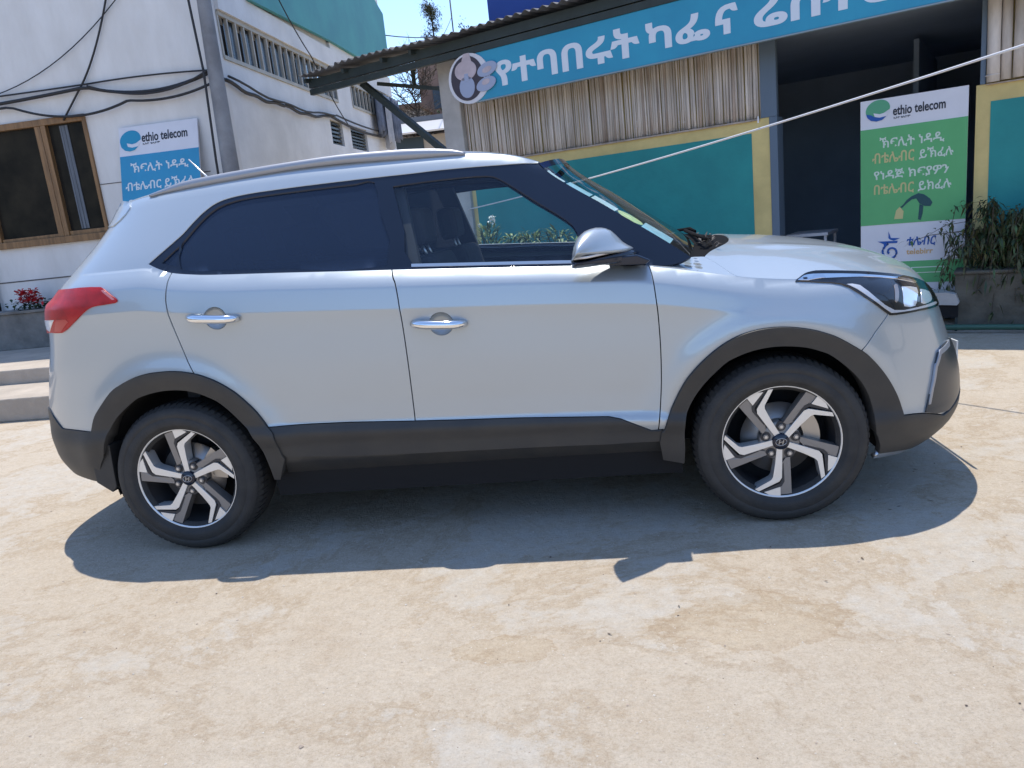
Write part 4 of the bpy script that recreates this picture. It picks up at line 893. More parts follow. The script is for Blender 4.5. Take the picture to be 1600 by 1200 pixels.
class Panel:
    """curved sheet with a turned-in edge, built on the body surface"""
    def __init__(s): s.V = []; s.N = []; s.F = []; s.k = 0
    def add(s, vo, F, surf, nrm, off=0.0, depth=.012, flip=False):
        P = surf(vo[:, 0], vo[:, 1]); N = nrm(vo[:, 0], vo[:, 1]); P = P+N*off; k = s.k
        s.V.append(P); s.N.append(N); s.F += [tuple(int(i)+k for i in f) for f in F]; s.k += len(P)
        if depth:
            cnt = {}
            for f in F:
                for i in range(3): cnt[(int(f[i]), int(f[(i+1) % 3]))] = 1
            be = [e for e in cnt if (e[1], e[0]) not in cnt]; ids = sorted({i for e in be for i in e}); mp = {i: q for q, i in enumerate(ids)}; k = s.k; m = len(ids)
            T = P[ids]; Bq = T-N[ids]*depth; en = np.zeros((m, 3))
            for (a, b) in be:
                d = P[b]-P[a]; o = np.cross(d, N[a]); L = np.linalg.norm(o)
                if L > 1e-9: en[mp[a]] += o/L; en[mp[b]] += o/L
            en /= np.maximum(np.linalg.norm(en, axis=1, keepdims=True), 1e-9); top_n = en*.8+N[ids]*.6; top_n /= np.linalg.norm(top_n, axis=1, keepdims=True)
            s.V += [T, Bq]; s.N += [top_n, en]; s.k += 2*m
            for (a, b) in be: s.F.append((k+mp[b], k+mp[a], k+m+mp[a], k+m+mp[b]))
        return s
    def build(s, name, m, parent, mirror=False):
        V = np.concatenate(s.V); N = np.concatenate(s.N); F = s.F
        if mirror: V = V*np.array([1, -1, 1]); N = N*np.array([1, -1, 1]); F = [f[::-1] for f in F]
        me = bpy.data.meshes.new(name); me.from_pydata(V.tolist(), [], F); me.polygons.foreach_set("use_smooth", [True]*len(F)); me.update()
        me.normals_split_custom_set_from_vertices([tuple(q) for q in N]); return link(name, me, m, parent)
def side(outer, holes=(), off=0.0, ins=.0026, depth=.012, step=.022):
    o = inset(clean(outer), ins); h = [inset(clean(q), -.0015) for q in holes]; vo, F = tri2d(o, h, step, CREST if step == .022 else ()); return Panel().add(vo, F, S, Sn, off, depth)
CREST = []
for dz in (-.030, -.012, -.004, .004, .014, .030, .055, .075): CREST.append([(float(u), float(ZC*ZBf(u)+dz)) for u in np.linspace(-1.9, 1.35, 120)])
for zz in (.415, .428, .438, .45, .462, .475, .49, .936, .943, .947, .952, .96): CREST.append([(float(u), float(zz*ZBf(u))) for u in np.linspace(-1.9, 1.35, 120)])
for dz in (-.02, -.008, -.001, .006, .02): CREST.append([(float(u), float(ZBf(u)+dz)) for u in np.linspace(-2.05, -1.30, 40)])
def both(name, m, parent, *a, **k):
    p = side(*a, **k); return p.build(name, m, parent), p.build(name, m, parent, True)
UR, UF = XR0-QL, XF0+QL
def zgut(U):
    z = np.full_like(np.asarray(U, float), 1.58)
    for _ in range(25): z = .5*z+.5*ZRf(S(U, z)[..., 0])
    return z
def zbel(U):
    z = ZBf(np.asarray(U, float))
    for _ in range(25): z = .5*z+.5*ZBf(S(U, z)[..., 0])
    return z
def run(f, a, b, n): return [(float(u), float(f(u))) for u in np.linspace(a, b, n)]
DL, DU, AP = smoothp(C['dlo_low']), smoothp(C['dlo_up']), smoothp(C['apil'], 3)
RAo, RAi, FAo, FAi = [smoothp(C[k], 3) for k in ('rarch_o', 'rarch_i', 'farch_o', 'farch_i')]
RD, BLn, FD = smoothp(C['reardoor_back']), smoothp(C['bline'], 3), smoothp(C['frontdoor_front'], 3)
ST = C['sill_top']; SEAM = C['seam_fb']
def cut(pts, a, b):
    """points of a run between the nearest points to a and b"""
    d = lambda q: min(range(len(pts)), key=lambda i: (pts[i][0]-q[0])**2+(pts[i][1]-q[1])**2)
    i, j = d(a), d(b); return pts[i:j+1] if i <= j else pts[j:i+1][::-1]
tip, dlo_r = C['dlo_low'][0], C['dlo_low'][2]
bt, bb_ = C['bline'][0], C['bline'][-1]; ft, fb = C['frontdoor_front'][0], C['frontdoor_front'][-1]
rdb = C['reardoor_back'][-1]
USP = -2.33
# body side, one panel from the rear corner over the C pillar and along the roof edge
q_out = DU+[AP[0]]+run(zgut, .40, USP, 60)+[(USP, float(z)) for z in np.linspace(1.50, .70, 25)]+C['rbump_top'][::-1]+cut(RAo, RAo[0], rdb)+RD[::-1][1:]+cut(DL, dlo_r, tip)
both("rear_quarter_panel", M['paint'], car, q_out)
# tailgate: the whole rear end between the two corners
tgp = Panel(); vo, F = tri2d([(UR, .67), (USP, .67)]+[(USP, float(z)) for z in np.linspace(.72, 1.52, 20)]+[(UR, 1.545)])
tgp.add(vo, F, S, Sn, 0, .01); tg = tgp.build("tailgate", M['paint'], car); tgm = tgp.build("tailgate", M['paint'], car, True)
both("rear_window", M['gloss'], car, [(UR, 1.20), (-2.42, 1.20), (-2.40, 1.44), (UR, 1.46)], off=.004, ins=0)
# doors
def cup_poly(a, b): return disc_pts((a[0]+b[0])/2+.008, (a[1]+b[1])/2-.002, .050, .047, 28)
CUPS = [cup_poly(C['hr0'][0], C['hr1'][0]), cup_poly(C['hf0'][0], C['hf1'][0])]
rd_near, rd_far = both("door", M['paint'], car, cut(DL, dlo_r, bt)+BLn[1:]+cut(ST, bb_, ST[0])[1:]+cut(RAo, ST[0], rdb)[1:]+RD[::-1][1:-1], [CUPS[0]])
fd_near, fd_far = both("door", M['paint'], car, cut(DL, bt, ft)+FD[1:]+[C['sill_top'][-2]]+cut(ST, ST[-3], bb_)+BLn[::-1][1:-1], [CUPS[1]])
# front wing and bumper skin
usm = SEAM[0][0]
f_out = FD+[FAo[0]]+cut(FAo, FAo[0], SEAM[-1])+SEAM[::-1][1:]+[(usm+.02, float(zbel(usm+.02))+.003)]+[(u, z+.0022) for u, z in run(zbel, usm, .84, 90)]
both("fender", M['paint'], car, f_out, ins=.0018)
b_out = SEAM+cut(FAo, SEAM[-1], FAo[-1])+C['fbump_cl'][1:]+[(UF, .46)]+[(UF, float(zbel(UF)))]+run(zbel, UF-.05, usm+.02, 20)
fbn, fbf = both("front_bumper", M['paint'], car, b_out)
# bonnet surface
Bf = pchip([.3, .8, 1.25, 1.38, 1.54, 1.7, 1.85, 2.0, 2.06, 2.1], [.09, .10, .14, .141, .13, .114, .095, .075, .05, .03])
def Hs(U, s):
    U = np.asarray(U, float); s = np.asarray(s, float); E = S(U, zbel(U)); b = Bf(E[..., 0])*(1-np.abs(s)**2.3)
    rid = .008*np.exp(-((np.abs(s)-.52)/.06)**2)*np.clip((E[..., 0]-1.15)*4, 0, 1)*np.clip((2.0-E[..., 0])*4, 0, 1)
    return np.stack([E[..., 0], -s*E[..., 1], E[..., 2]+b+rid], -1)
def Hn(U, s):
    e = 1e-3; a = Hs(U+e, s)-Hs(U-e, s); b = Hs(U, np.clip(s+e, -1, 1))-Hs(U, np.clip(s-e, -1, 1)); n = np.cross(a, b); n /= np.maximum(np.linalg.norm(n, axis=-1, keepdims=True), 1e-9)
    return np.where(n[..., 2:3] < 0, -n, n)
shut = [(1.053, -.789), (1.094, -.875), (1.131, -.965), (1.155, -.997)]; cowl = [(1.053, -.789), (1.092, -.678), (1.181, -.478), (1.212, -.322), (1.225, -.15), (1.23, 0)]
shut_s = smoothp(shut, 3); cowl_s = smoothp(cowl, 4); mir = lambda p: [(a, -b) for a, b in p[::-1]]
h_half = shut_s[::-1]+cowl_s[1:]
hood = [(u, -1.0) for u in np.linspace(2.66, 1.18, 50)]+h_half+mir(h_half)[1:]+[(u, 1.0) for u in np.linspace(1.18, 2.66, 50)]
vo, F = tri2d(inset(clean(hood), .0022), (), .03); Panel().add(vo, F, Hs, Hn, 0, .012).build("bonnet", M['paint'], car)
ftp = [(.823, -1.0)]+[(u, -1.0) for u in np.linspace(.84, 1.145, 40)]+shut_s[::-1]+smoothp([(1.053, -.789), (.988, -.819), (.912, -.93), (.823, -.985)], 3)[1:]
vo, F = tri2d(inset(clean(ftp), .001), (), .02)
pf = Panel().add(vo, F, Hs, Hn, 0, .006); pf.build("wing_top", M['paint'], car); pf.build("wing_top", M['paint'], car, True)
M['cowlblack'] = mat('cowl_black', (.008, .008, .009), .8, spec=.08)
cw = [(.80, -.97), (.912, -.925), (.988, -.815)]+cowl_s+mir([(.80, -.97), (.912, -.925), (.988, -.815)]+cowl_s)[1:]
vo, F = tri2d(clean(cw), (), .03); Panel().add(vo, F, Hs, Hn, -.005, .004).build("cowl", M['cowlblack'], car)
eb = [(u, -.96) for u in np.linspace(2.5, 1.02, 20)]+[(u, .96) for u in np.linspace(1.02, 2.5, 20)]  # dark sheet added under the bonnet so its shut lines read dark
vo, F = tri2d(clean(eb), (), .06); Panel().add(vo, F, Hs, Hn, -.028, 0).build("under_bonnet_sheet", M['dark'], car)
# roof skin between the gutters
def Rs(U, s):
    U = np.asarray(U, float); s = np.asarray(s, float); E = S(U, zgut(U)); x = E[..., 0]; cr = .040*np.clip((.42-x)/.5, 0.06, 1)
    return np.stack([x, -s*E[..., 1], E[..., 2]+cr*(1-np.abs(s)**4)], -1)
def Rn(U, s):
    e = 1e-3; a = Rs(U+e, s)-Rs(U-e, s); b = Rs(U, np.clip(s+e, -1, 1))-Rs(U, np.clip(s-e, -1, 1)); n = np.cross(a, b); n /= np.maximum(np.linalg.norm(n, axis=-1, keepdims=True), 1e-9)
    return np.where(n[..., 2:3] < 0, -n, n)
rf = [(u, -.999) for u in np.linspace(.40, -2.66, 70)]+[(u, .999) for u in np.linspace(-2.66, .40, 70)]
vo, F = tri2d(clean(rf), (), .045); roof = Panel().add(vo, F, Rs, Rn, 0, .004).build("roof", M['paint'], car)
vo, F = tri2d(clean([(.30, -.90), (-1.5, -.90), (-1.5, .90), (.30, .90)]), (), .08); Panel().add(vo, F, Rs, Rn, -.045, 0).build("headliner", M['headliner'], car)
# glasshouse: black frame with real openings, glass behind it
fr_out = cut(DL, tip, ft)+smoothp(C['dlo_front'], 3)[::-1][1:]+AP[::-1][1:]+DU[::-1]
gq, gr, gf = C['g_quarter'], smoothp(C['g_rear']+[C['g_rear'][0]], 2)[:-1], smoothp(C['g_front']+[C['g_front'][0]], 2)[:-1]
fr_n, fr_f = both("window_frame", M['gloss'], car, fr_out, [gq, gr, gf], off=-.004, ins=-.005, depth=.03)
for poly, m, pn_, pf_ in ((gq, 'tint', car, car), (gr, 'tint', rd_near, rd_far), (gf, 'glass', fd_near, fd_far)):
    p = side(poly, off=-.013, ins=-.012, depth=0, step=.04); p.build("window_glass", M[m], pn_); p.build("window_glass", M[m], pf_, True)
bs_ = [(u, z+.004) for u, z in cut(DL, (-.13, 1.17), (.62, 1.12))]; strip = [(u, z-.004) for u, z in bs_]+[(u, z+.008) for u, z in bs_[::-1]]
both("belt_moulding", M['alu'], car, [(u, z+.007) for u, z in strip], off=.001, ins=0, depth=.006)
rlq = smoothp(C['dlo_up'], 2)[10:]+[(.36, float(zgut(.36)))]+run(zgut, .34, -1.05, 24)
both("roof_lining", M['inter'], car, rlq, off=-.034, ins=0, depth=0, step=.05)
# windscreen
ap = np.array(AP); AE = S(ap[:, 0], ap[:, 1])
def Wsf(t, s):
    t = np.clip(np.asarray(t, float), 0, 1)*(len(AE)-1); i = np.clip(t.astype(int), 0, len(AE)-2); f_ = (t-i)[..., None]; E = AE[i]*(1-f_)+AE[i+1]*f_; k = 1-np.abs(s)**2.2
    return np.stack([E[..., 0]+.085*k, -s*E[..., 1], E[..., 2]+.035*k], -1)
def Wsn(t, s):
    e = 1e-3; a = Wsf(t+e, s)-Wsf(t-e, s); b = Wsf(t, s+e)-Wsf(t, s-e); n = np.cross(a, b); n /= np.maximum(np.linalg.norm(n, axis=-1, keepdims=True), 1e-9)
    return np.where(n[..., 2:3] < 0, -n, n)
vo, F = tri2d([(0, -.995), (1, -.995), (1, .995), (0, .995)], (), .04); ws = Panel().add(vo, F, Wsf, Wsn, 0, 0).build("windscreen", M['wsglass'], car)
vo, F = tri2d([(0.0, -.995), (.075, -.995), (.075, .995), (0.0, .995)], (), .04); Panel().add(vo, F, Wsf, Wsn, .0015, 0).build("header_band", M['gloss'], ws)
for t0, t1, sa, sb, m in ((.10, .22, -.99, -.925, 'stk_white'), (.235, .365, -.99, -.87, 'stk_blue'), (.375, .525, -.99, -.86, 'stk_white'), (.68, .86, -.985, -.81, 'stk_blue')):
    vo, F = tri2d([(t0, sa), (t1, sa), (t1, sb), (t0, sb)], (), .02); Panel().add(vo, F, Wsf, Wsn, -.003, 0).build("sticker", M[m], ws)
vo, F = tri2d([(.605+.073*math.cos(a), -.905+.065*math.sin(a)) for a in np.linspace(0, 6.283, 24, endpoint=False)], (), .02); Panel().add(vo, F, Wsf, Wsn, -.003, 0).build("sticker", M['stk_yel'], ws)
wp_ = MB()
for y0, y1 in ((-.45, .10), (.12, .55)):
    p0 = Wsf(np.array(1.0), np.array(y0/.72)); wp_.tube([tuple(p0+np.array([.05, 0, .02])), tuple(p0+np.array([.03, .06, .035])), tuple(Wsf(np.array(.97), np.array(y1/.72))+np.array([.01, 0, .022]))], .009, 6)
wp_.build("wiper", M['cowlblack'], car)
M['deadleaf'] = mat("dead_leaf", (.13, .115, .10), .9); lfm = MB(); rg = random.Random(3)
for i in range(30):
    p0 = Hs(np.array(rg.uniform(1.05, 1.13)), np.array(rg.uniform(-.62, -.42)))+np.array([0, 0, rg.uniform(0, .03)]); leaf(lfm, p0, rdir(rg, -.1), rg.uniform(.02, .05), .012, .4, rg=rg)
setp(lfm.build("dead_leaves", M['deadleaf']), "dry leaves caught at the base of the windscreen", "dry leaves", kind="stuff")
# black cladding
both("wheel_arch_trim", M['clad'], car, RAo+C['ext_ra']+RAi[::-1], off=.013, ins=0, depth=.075)
both("wheel_arch_trim", M['clad'], car, FAo+cut(FAi, C['farch_i'][-2], FAi[0])+C['ext_fa'], off=.013, ins=0, depth=.075)
SL = C['sill_line']
both("sill_trim", M['clad'], car, ST+SL, off=.004, ins=.0015, depth=.02)
def S2(U, z):      # lower sill, tucked in below the crease
    P = S(U, z); P[..., 1] += np.clip(.395-np.asarray(z, float), 0, 1)*.75+.006; return P
def S2n(U, z):
    e = 1e-3; n = np.cross(S2(U+e, z)-S2(U-e, z), S2(U, z+e)-S2(U, z-e)); return n/np.maximum(np.linalg.norm(n, axis=-1, keepdims=True), 1e-9)
vo, F = tri2d(inset(clean(SL[::-1]+C['sill_bot']), .001)); p = Panel().add(vo, F, S2, S2n, 0, .03); p.build("sill_trim", M['clad'], car); p.build("sill_trim", M['clad'], car, True)
both("rear_bumper", M['clad'], car, C['rbump_top']+[(-2.45, .66), (UR, .66), (UR, .30)]+C['rbump_bot']+[RAi[0]], off=.006, ins=.0012, depth=.03)
both("bumper_trim", M['clad'], car, C['fbump_cl']+[(UF, .46), (UF, .235)]+C['fbump_bot'][::-1]+[C['farch_i'][-2]], off=.008, ins=.0012, depth=.03)
skid = C['fbump_bot']; both("skid_strip", M['alu'], car, [skid[0], skid[1], skid[2], skid[3], (UF, .235), (UF, .215)]+[(a, b-.02) for a, b in skid[::-1]], off=.006, ins=0, depth=.02)
both("fog_lamp_surround", M['satin'], car, C['fog']+[(2.45, .46), (2.5, .60)], off=.007, ins=0, depth=.02)
both("fog_trim", M['rail'], car, C['fog_chrome'], off=.011, ins=0, depth=.01, step=.015)
# lamps
hl_n, hl_f = both("headlight", M['lamp_dark'], car, smoothp(C['head']+[C['head'][0]], 2)[:-1], off=.006, ins=0, depth=.02, step=.018)
for nm, key, m in (("chrome_strip", 'head_chrome', 'chrome'), ("light_strip", 'head_drl', 'drl'), ("projector_lens", 'head_proj', 'proj'), ("reflector", 'head_proj2', 'proj'), ("amber_bulb", 'head_bulb', 'amber')):
    p = side(smoothp(C[key]+[C[key][0]], 2)[:-1], off=.0085, ins=0, depth=.003, step=.015); p.build(nm, M[m], hl_n); p.build(nm, M[m], hl_f, True)
tl_n, tl_f = both("tail_light", M['red'], car, smoothp(C['tail']+[(-2.20, 1.03), (-2.28, 1.04), (-2.28, 1.155), (-2.1, 1.165), C['tail'][0]], 2)[:-1], off=.007, ins=0, depth=.015, step=.018)
p = side(C['tail_glint'], off=.0085, ins=0, depth=.002, step=.015); p.build("lens_glint", M['glint_pink'], tl_n); p.build("lens_glint", M['glint_pink'], tl_f, True)  # pale strip paints the glint on the lamp's front end
p = side(C['tail_low'], off=.0085, ins=0, depth=.002, step=.015); p.build("lower_lens", M['orangelens'], tl_n); p.build("lower_lens", M['orangelens'], tl_f, True)
p = side(C['tail_white'], off=.0095, ins=0, depth=.003, step=.015); p.build("reverse_lens", M['white_lens'], tl_n); p.build("reverse_lens", M['white_lens'], tl_f, True)
both("grille", M['gloss'], car, [(2.42, .80), (UF, .80), (UF, .56), (2.48, .60)], off=.006, ins=0, depth=.01)
both("spoiler", M['paint'], car, C['spoiler']+[(USP, 1.49), (USP, 1.53)], off=.005, ins=0, depth=.012)
pl_ = MB(); pl_.box(2.19, 2.197, -.26, .26, .505, .605); plt_ = pl_.build("number_plate", M['plate'], car); plt_.location = (.02, 0, -.03)
# door handles and cups
for (a, b, dn, df) in ((C['hr0'][0], C['hr1'][0], rd_near, rd_far), (C['hf0'][0], C['hf1'][0], fd_near, fd_far)):
    x0, x1, z0, z1 = a[0]+.008, b[0]-.008, a[1], b[1]; xm = (x0+x1)/2; zm = (z0+z1)/2
    hp = MB(); n = 14; P0 = []; rr = []
    for i in range(n+1):
        t_ = i/n; x = x0+(x1-x0)*t_; z = z0+(z1-z0)*t_; w_ = float(-S(x, z)[1]); bow = .034*(1-abs(2*t_-1)**4)+.006; P0.append((x, -w_-bow, z)); rr.append(.0185*(1-.30*abs(2*t_-1)**6))
    hp.tube(P0, rr, 12); hp.v = [(x, y, zq) for (x, y, zq) in hp.v]
    for d_, fl_ in ((dn, 1), (df, -1)):
        h2 = MB(); h2.add([(x, y*fl_, zq) for (x, y, zq) in hp.v], hp.f, 0, True); h2.build("handle", M['chrome'], d_)
    cp_ = CUPS[0] if dn is rd_near else CUPS[1]; vo, F = tri2d(cp_, (), .009); c0 = np.mean(cp_, axis=0)
    rr2 = np.clip(((vo[:, 0]-c0[0])/.050)**2+((vo[:, 1]-c0[1])/.047)**2, 0, 1); P = S(vo[:, 0], vo[:, 1]); P[:, 1] += .026*(1-rr2)**.6-.0005
    for d_, fl_ in ((dn, 1), (df, -1)):
        q = MB(); q.add([(x, y*fl_, z) for x, y, z in P], [tuple(f) for f in F.tolist()], 0, True); q.build("handle_cup", M['paint'], d_)
# mirror
def shell(poly, y0, y1, c, m, name, sg, parent):
    """housing: the outline shrinks towards the rear outer corner as it reaches outwards"""
    P = np.array(dens(clean(poly), .010)); N = len(P); c = np.array(c); rings = 10; v = []; f = []; mb = MB()
    for i in range(rings):
        a = i/(rings-1)*math.pi*.5; fq = i/(rings-1); k = max((1-fq**2.2)**.75, .05); y = y0+(y1-y0)*fq; v += [(q[0], sg*y, q[1]) for q in c+(P-c)*k]
    c1 = P.mean(0); v += [(q[0], sg*(y0+.035), q[1]) for q in c1+(P-c1)*.86]
    for i in range(rings-1):
        for k in range(N): f.append((i*N+k, i*N+(k+1) % N, (i+1)*N+(k+1) % N, (i+1)*N+k))
    for k in range(N): f.append((k, rings*N+k, rings*N+(k+1) % N, (k+1) % N))
    v = [(x, y+sg*(x-.64)*.45, z) for x, y, z in v]
    f += [tuple(range(rings*N, (rings+1)*N)), tuple(range((rings-1)*N, rings*N))]; mb.add(v, f, 0, True); return mb.build(name, m, parent)
for sg in (1, -1):
    o = shell(MCAP, -.875, -1.0, (.545, 1.185), M['paint'], "wing_mirror", sg, car)
    shell(MBASE, -.87, -.99, (.545, 1.146), M['gloss'], "mirror_base", sg, o)
    q = MB(); q.prism([(.66, 1.118), (.80, 1.110), (.82, 1.125), (.77, 1.150), (.66, 1.150)], sg*-.76, sg*-.915); q.build("mirror_arm", M['gloss'], o, bevel=.006)
    q = MB(); q.tube([(.530, sg*-1.005, 1.163), (.58, sg*-1.015, 1.165), (.68, sg*-.925, 1.170)], .005, 6); q.build("indicator", M['white_lens'], o)
# roof rails, antenna
for sg in (1, -1):
    mb = MB(); v = []; f = []
    rl = smoothp(RAIL, 4)
    for i, (x, zt_, zb_) in enumerate(rl):
        y = -.562; h = max(zt_-zb_, .004)+.005; wd = .017*min(1, .4+h/.02)
        zc = zb_-.002
        for dy, dz in ((-wd, -.004), (-wd, h*.55), (-wd*.6, h*.92), (0, h), (wd*.6, h*.9), (wd, h*.5), (wd, -.004)): v.append((x, sg*(y+dy), zc+dz))
    k = 7
    for i in range(len(rl)-1):
        for j_ in range(k): f.append((i*k+j_, i*k+(j_+1) % k, (i+1)*k+(j_+1) % k, (i+1)*k+j_))
    f += [tuple(range(k)), tuple(range((len(rl)-1)*k, len(rl)*k))]; mb.add(v, f, 0, True); mb.build("roof_rail", M['rail'], car)
an = MB(); an.tube([(-1.30, -.1, 1.655), (-1.33, -.1, 1.69), (-1.42, -.1, 1.795)], [.012, .006, .0035], 6); an.build("antenna", M['alu'], car)
# wheels
TY = [(.215, -.07), (.222, -.082), (.238, -.099), (.252, -.105), (.254, -.1075), (.262, -.109), (.288, -.1115), (.290, -.1095), (.294, -.1095), (.296, -.111), (.315, -.106), (.331, -.095), (.340, -.080), (.3445, -.060), (.345, -.040), (.345, .08), (.340, .10), (.32, .115), (.24, .11), (.215, .08)]
def make_wheel(px_, sg, rot, name="wheel"):
    w0 = MB(); cen = (0, 0, 0)
    w0.lathe([(.236, -.088), (.231, -.084), (.226, -.060), (.214, -.03), (.206, .03), (.20, .09), (.02, .085)], 60)
    wh = w0.build(name, M['wheeldark'], car); wh.location = (px_, sg*-.777, RW-.002); wh.rotation_euler = (0, 0, 0 if sg > 0 else math.pi)
    t_ = MB(); t_.lathe(TY, 72)
    for k in range(72):      # shoulder blocks
        a = 2*math.pi*k/72; ca, sa = math.cos(a), math.sin(a); da = 2*math.pi/72*.32
        v = [(r*math.cos(a+d), y, r*math.sin(a+d)) for (r, y) in ((.333, -.0955), (.3485, -.062), (.3485, -.01), (.335, -.01)) for d in (-da, da)]
        t_.add(v, [(0, 1, 3, 2), (2, 3, 5, 4), (0, 2, 4, 6), (1, 7, 5, 3)], 0)
    t_.build("tyre", M['tyre'], wh)
    rimr = MB(); rimr.lathe([(.2375, -.086), (.2390, -.0925), (.2370, -.0965), (.2318, -.0955), (.2285, -.087)], 72); rimr.build("rim_lip", M['wheelsilver'], wh)
    def rotp(p, a): c, s_ = math.cos(a), math.sin(a); return [(x*c-z*s_, x*s_+z*c) for x, z in p]
    P1, P2, P3, P4 = MB(), MB(), MB(), MB()
    for k in range(5):
        a = rot+k*2*math.pi/5
        def raised(mb, key, y0, y1, grow=0.0):
            p = [(x, z) for x, z in rotp(inset(WPAT[key], -grow) if grow else WPAT[key], a)]; p = [(x*min(1, .2335/max(math.hypot(x, z), 1e-6)), z*min(1, .2335/max(math.hypot(x, z), 1e-6))) for x, z in p]
            n = len(p); dish = lambda x, z: -.012*(1-(math.hypot(x, z)/.235)**2)*-1
            v = [(x, y0+dish(x, z), z) for x, z in p]+[(x, y1, z) for x, z in p]; c0 = np.mean(p, axis=0)
            mb.add(v, [tuple(range(n)), tuple(range(n, 2*n))[::-1]]+[(i, n+i, n+(i+1) % n, (i+1) % n) for i in range(n)])
        raised(P1, 'arm', -.092, -.03, .0025); raised(P1, 'tri', -.092, -.04); raised(P2, 'panel', -.0865, -.03); raised(P3, 'groove', -.0885, -.04)
        aa = a+math.radians(-93+36); n_ = disc_pts(.062*math.cos(aa), .062*math.sin(aa), .0115, .0115, 6); P4.prism(n_, -.082, -.05)
        P4.prism(disc_pts(.062*math.cos(aa), .062*math.sin(aa), .006, .006, 10), -.0845, -.08, 1)
        nb_ = disc_pts(.062*math.cos(aa), .062*math.sin(aa), .021, .021, 16); P3.prism(nb_, -.0715, -.03)
    P2.lathe([(.083, -.03), (.082, -.066), (.074, -.071), (.001, -.071)], 40)
    P1.build("spokes", M['wheelsilver'], wh); P2.build("spoke_panels", M['wheelgrey'], wh); P3.build("spoke_grooves", M['wheeldark'], wh); P4.build("wheel_nuts", [M['wheelgrey'], M['alu']], wh)
    hc = MB(); hc.lathe([(.034, -.06), (.0335, -.084), (.030, -.0875), (.001, -.0885)], 32); cap = hc.build("hub_cap", M['gloss'], wh)
    em = MB(); ring = disc_pts(0, 0, .0215, .0145, 28, rot=rot*0+.1); em.tube([(x, -.0890, z) for x, z in ring+ring[:1]], .0013, 5)
    for (x0_, z0_, x1_, z1_) in ((-.010, -.0095, -.005, .0105), (.005, -.0105, .010, .0095), (-.008, -.001, .008, .001)): em.bar((x0_, -.0892, z0_), (x1_, -.0892, z1_), .0032, .002)
    em.build("emblem", M['alu'], wh)
    ds = MB(); ds.lathe([(.150, -.012), (.150, -.020), (.085, -.021), (.08, -.04)], 48); ds.build("brake_disc", M['disc'], wh)
    ca_ = MB(); pr = []
    for a in np.linspace(-.5, .5, 8): pr.append((.165*math.cos(a+.35), .165*math.sin(a+.35)))
    for a in np.linspace(.5, -.5, 8): pr.append((.10*math.cos(a+.35), .10*math.sin(a+.35)))
    ca_.prism(pr, -.034, .0); ca_.build("brake_caliper", M['disc'], wh)
    return wh
for px_, rot in ((WB2, 0.0), (-WB2, R(44))):
    for sg in (1, -1): make_wheel(px_, sg, rot)
# wheel wells, floor, dark lining behind the shut lines
for cx in (WB2, -WB2):
    for sg in (1, -1):
        li = MB(); n = 22; v = []; f = []
        for i in range(n+1):
            a = R(-14)+(math.pi+R(28))*i/n; r = .408
            for y in (.845 if abs(math.cos(a)) < .8 else .80, .50): v.append((cx+r*math.cos(a), -sg*y, .36+r*math.sin(a)))
        for i in range(n): f.append((2*i, 2*i+2, 2*i+3, 2*i+1))
        k = len(v); v.append((cx, -sg*.50, .30)); f += [(2*i+1, 2*i+3, k) for i in range(n)]
        li.add(v, f, 0, True); li.build("wheel_well", M['dark'], car)
for sg in (1, -1):
    q = MB(); q.prism([(-1.725, .318), (-1.69, .292), (-1.665, .318), (-1.655, .52), (-1.76, .52), (-1.76, .345)], sg*-.845, sg*-.60); q.build("mud_flap", M['clad'], car, bevel=.004)
fl_ = MB(); fl_.box(-1.80, -WB2-.40, -.70, .70, .34, .50); fl_.box(-WB2+.39, WB2-.39, -.80, .80, .215, .36); fl_.box(WB2+.40, 1.86, -.60, .60, .27, .42); fl_.box(-1.80, 1.86, -.46, .46, .30, .52)
fl_.build("underbody", M['dark'], car)
arc = lambda cx, a0, a1: [(cx+.425*math.cos(a), .36+.425*math.sin(a)) for a in np.linspace(a0, a1, 14)]
lin = [(-2.2, .36)]+arc(-WB2, math.pi, 0)+arc(WB2, math.pi, 0)+[(2.1, .36), (2.1, .80), (1.9, .88), (1.35, .93), (.95, 1.03), (.5, 1.09), (-.23, 1.135), (-.69, 1.17), (-1.2, 1.2), (-2.1, 1.24)]
vo, F = tri2d(lin, (), .05); p = Panel().add(vo, F, S, Sn, -.032, 0); p.build("inner_lining", M['dark'], car); p.build("inner_lining", M['dark'], car, True)
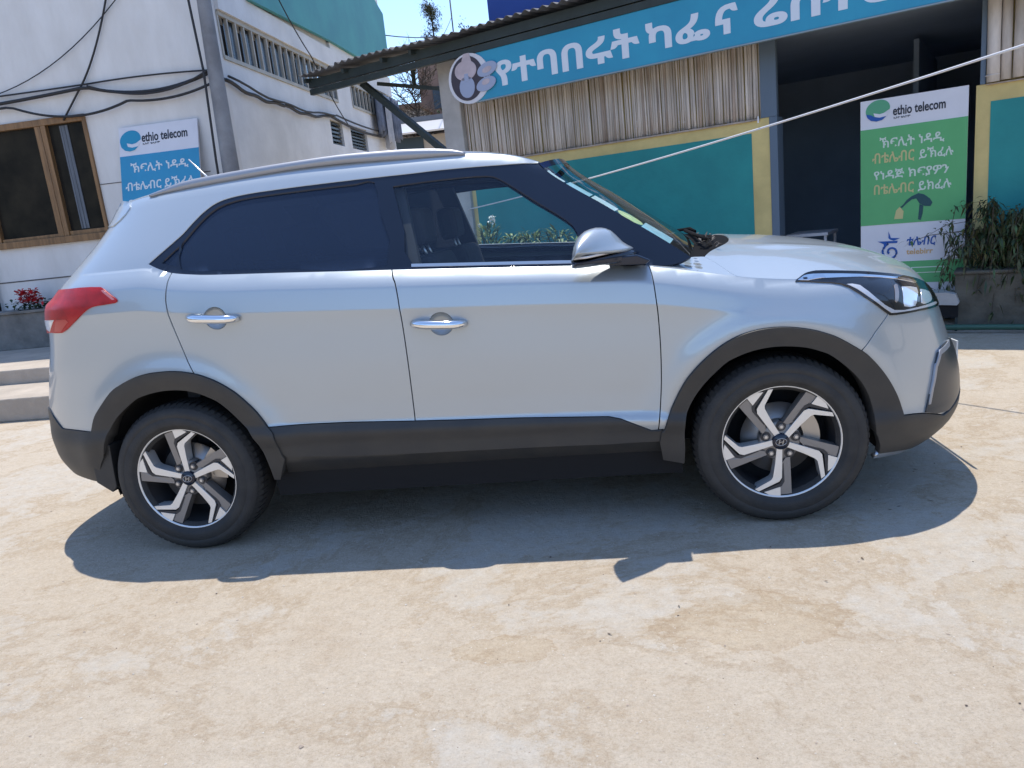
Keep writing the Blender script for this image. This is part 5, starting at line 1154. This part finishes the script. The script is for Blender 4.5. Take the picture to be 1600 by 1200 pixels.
# cabin
def seat(x, y, w_, parent=car):
    def slab(pts, hw, name, par, m=M['seat']): q = MB(); q.prism(pts, y-hw, y+hw); return q.build(name, m, par, bevel=.03)
    s0 = slab([(x-.10, .52), (x+.42, .56), (x+.44, .68), (x-.05, .64)], w_, "seat", parent)
    slab([(x-.12, .60), (x+.02, .60), (x-.16, 1.22), (x-.28, 1.21)], w_*.96, "backrest", s0); slab([(x-.30, 1.25), (x-.20, 1.26), (x-.215, 1.43), (x-.32, 1.42)], w_*.5, "headrest", s0)
    q = MB(); q.tube([(x-.22, y-.05, 1.18), (x-.255, y-.05, 1.28)], .008); q.tube([(x-.22, y+.05, 1.18), (x-.255, y+.05, 1.28)], .008); q.build("headrest_post", M['alu'], s0)
seat(.06, -.37, .25); seat(.06, .37, .25); seat(-.82, -.36, .33); seat(-.82, .36, .33)
q = MB(); q.prism([(.62, .70), (.70, 1.06), (.78, 1.10), (1.06, 1.09), (1.10, .6), (.7, .55)], -.70, .70); q.build("dashboard", M['inter'], car, bevel=.03)
sw = MB(); ring = [(.50+.06*math.sin(a), .37+.185*math.cos(a), 1.0+.175*math.sin(a)) for a in np.linspace(0, 2*math.pi, 33)]; sw.tube(ring, .015, 8); sw.bar((.5, .2, 1.0), (.5, .54, 1.0), .03, .05); sw.tube([(.52, .37, 1.0), (.70, .37, .93)], .03); sw.build("steering_wheel", M['inter'], car)
q = MB(); q.box(-1.9, .9, -.7, .7, .40, .46); q.box(-1.30, -1.24, -.72, .72, .46, 1.16); q.build("cabin_floor", M['inter'], car)
for sg in (1, -1):      # inner faces of the pillars
    for (b0, b1, w_, h_) in (((-.16, 1.14), (-.25, 1.54), .10, .04), ((-1.02, 1.22), (-1.16, 1.54), .16, .04)):
        p0, p1 = [np.array([b[0], float(S(b[0], b[1])[1])*-sg, b[1]])-np.array([0, sg*.055, 0]) for b in (b0, b1)]
        v = [(p[0]+dx, p[1]+dy, p[2]) for p in (p0, p1) for dx, dy in ((-w_/2, 0), (w_/2, 0), (w_/2, -sg*h_), (-w_/2, -sg*h_))]
        q = MB(); q.add(v, [(0, 1, 2, 3), (7, 6, 5, 4), (0, 4, 5, 1), (1, 5, 6, 2), (2, 6, 7, 3), (3, 7, 4, 0)]); q.build("pillar_trim", M['inter'], car)
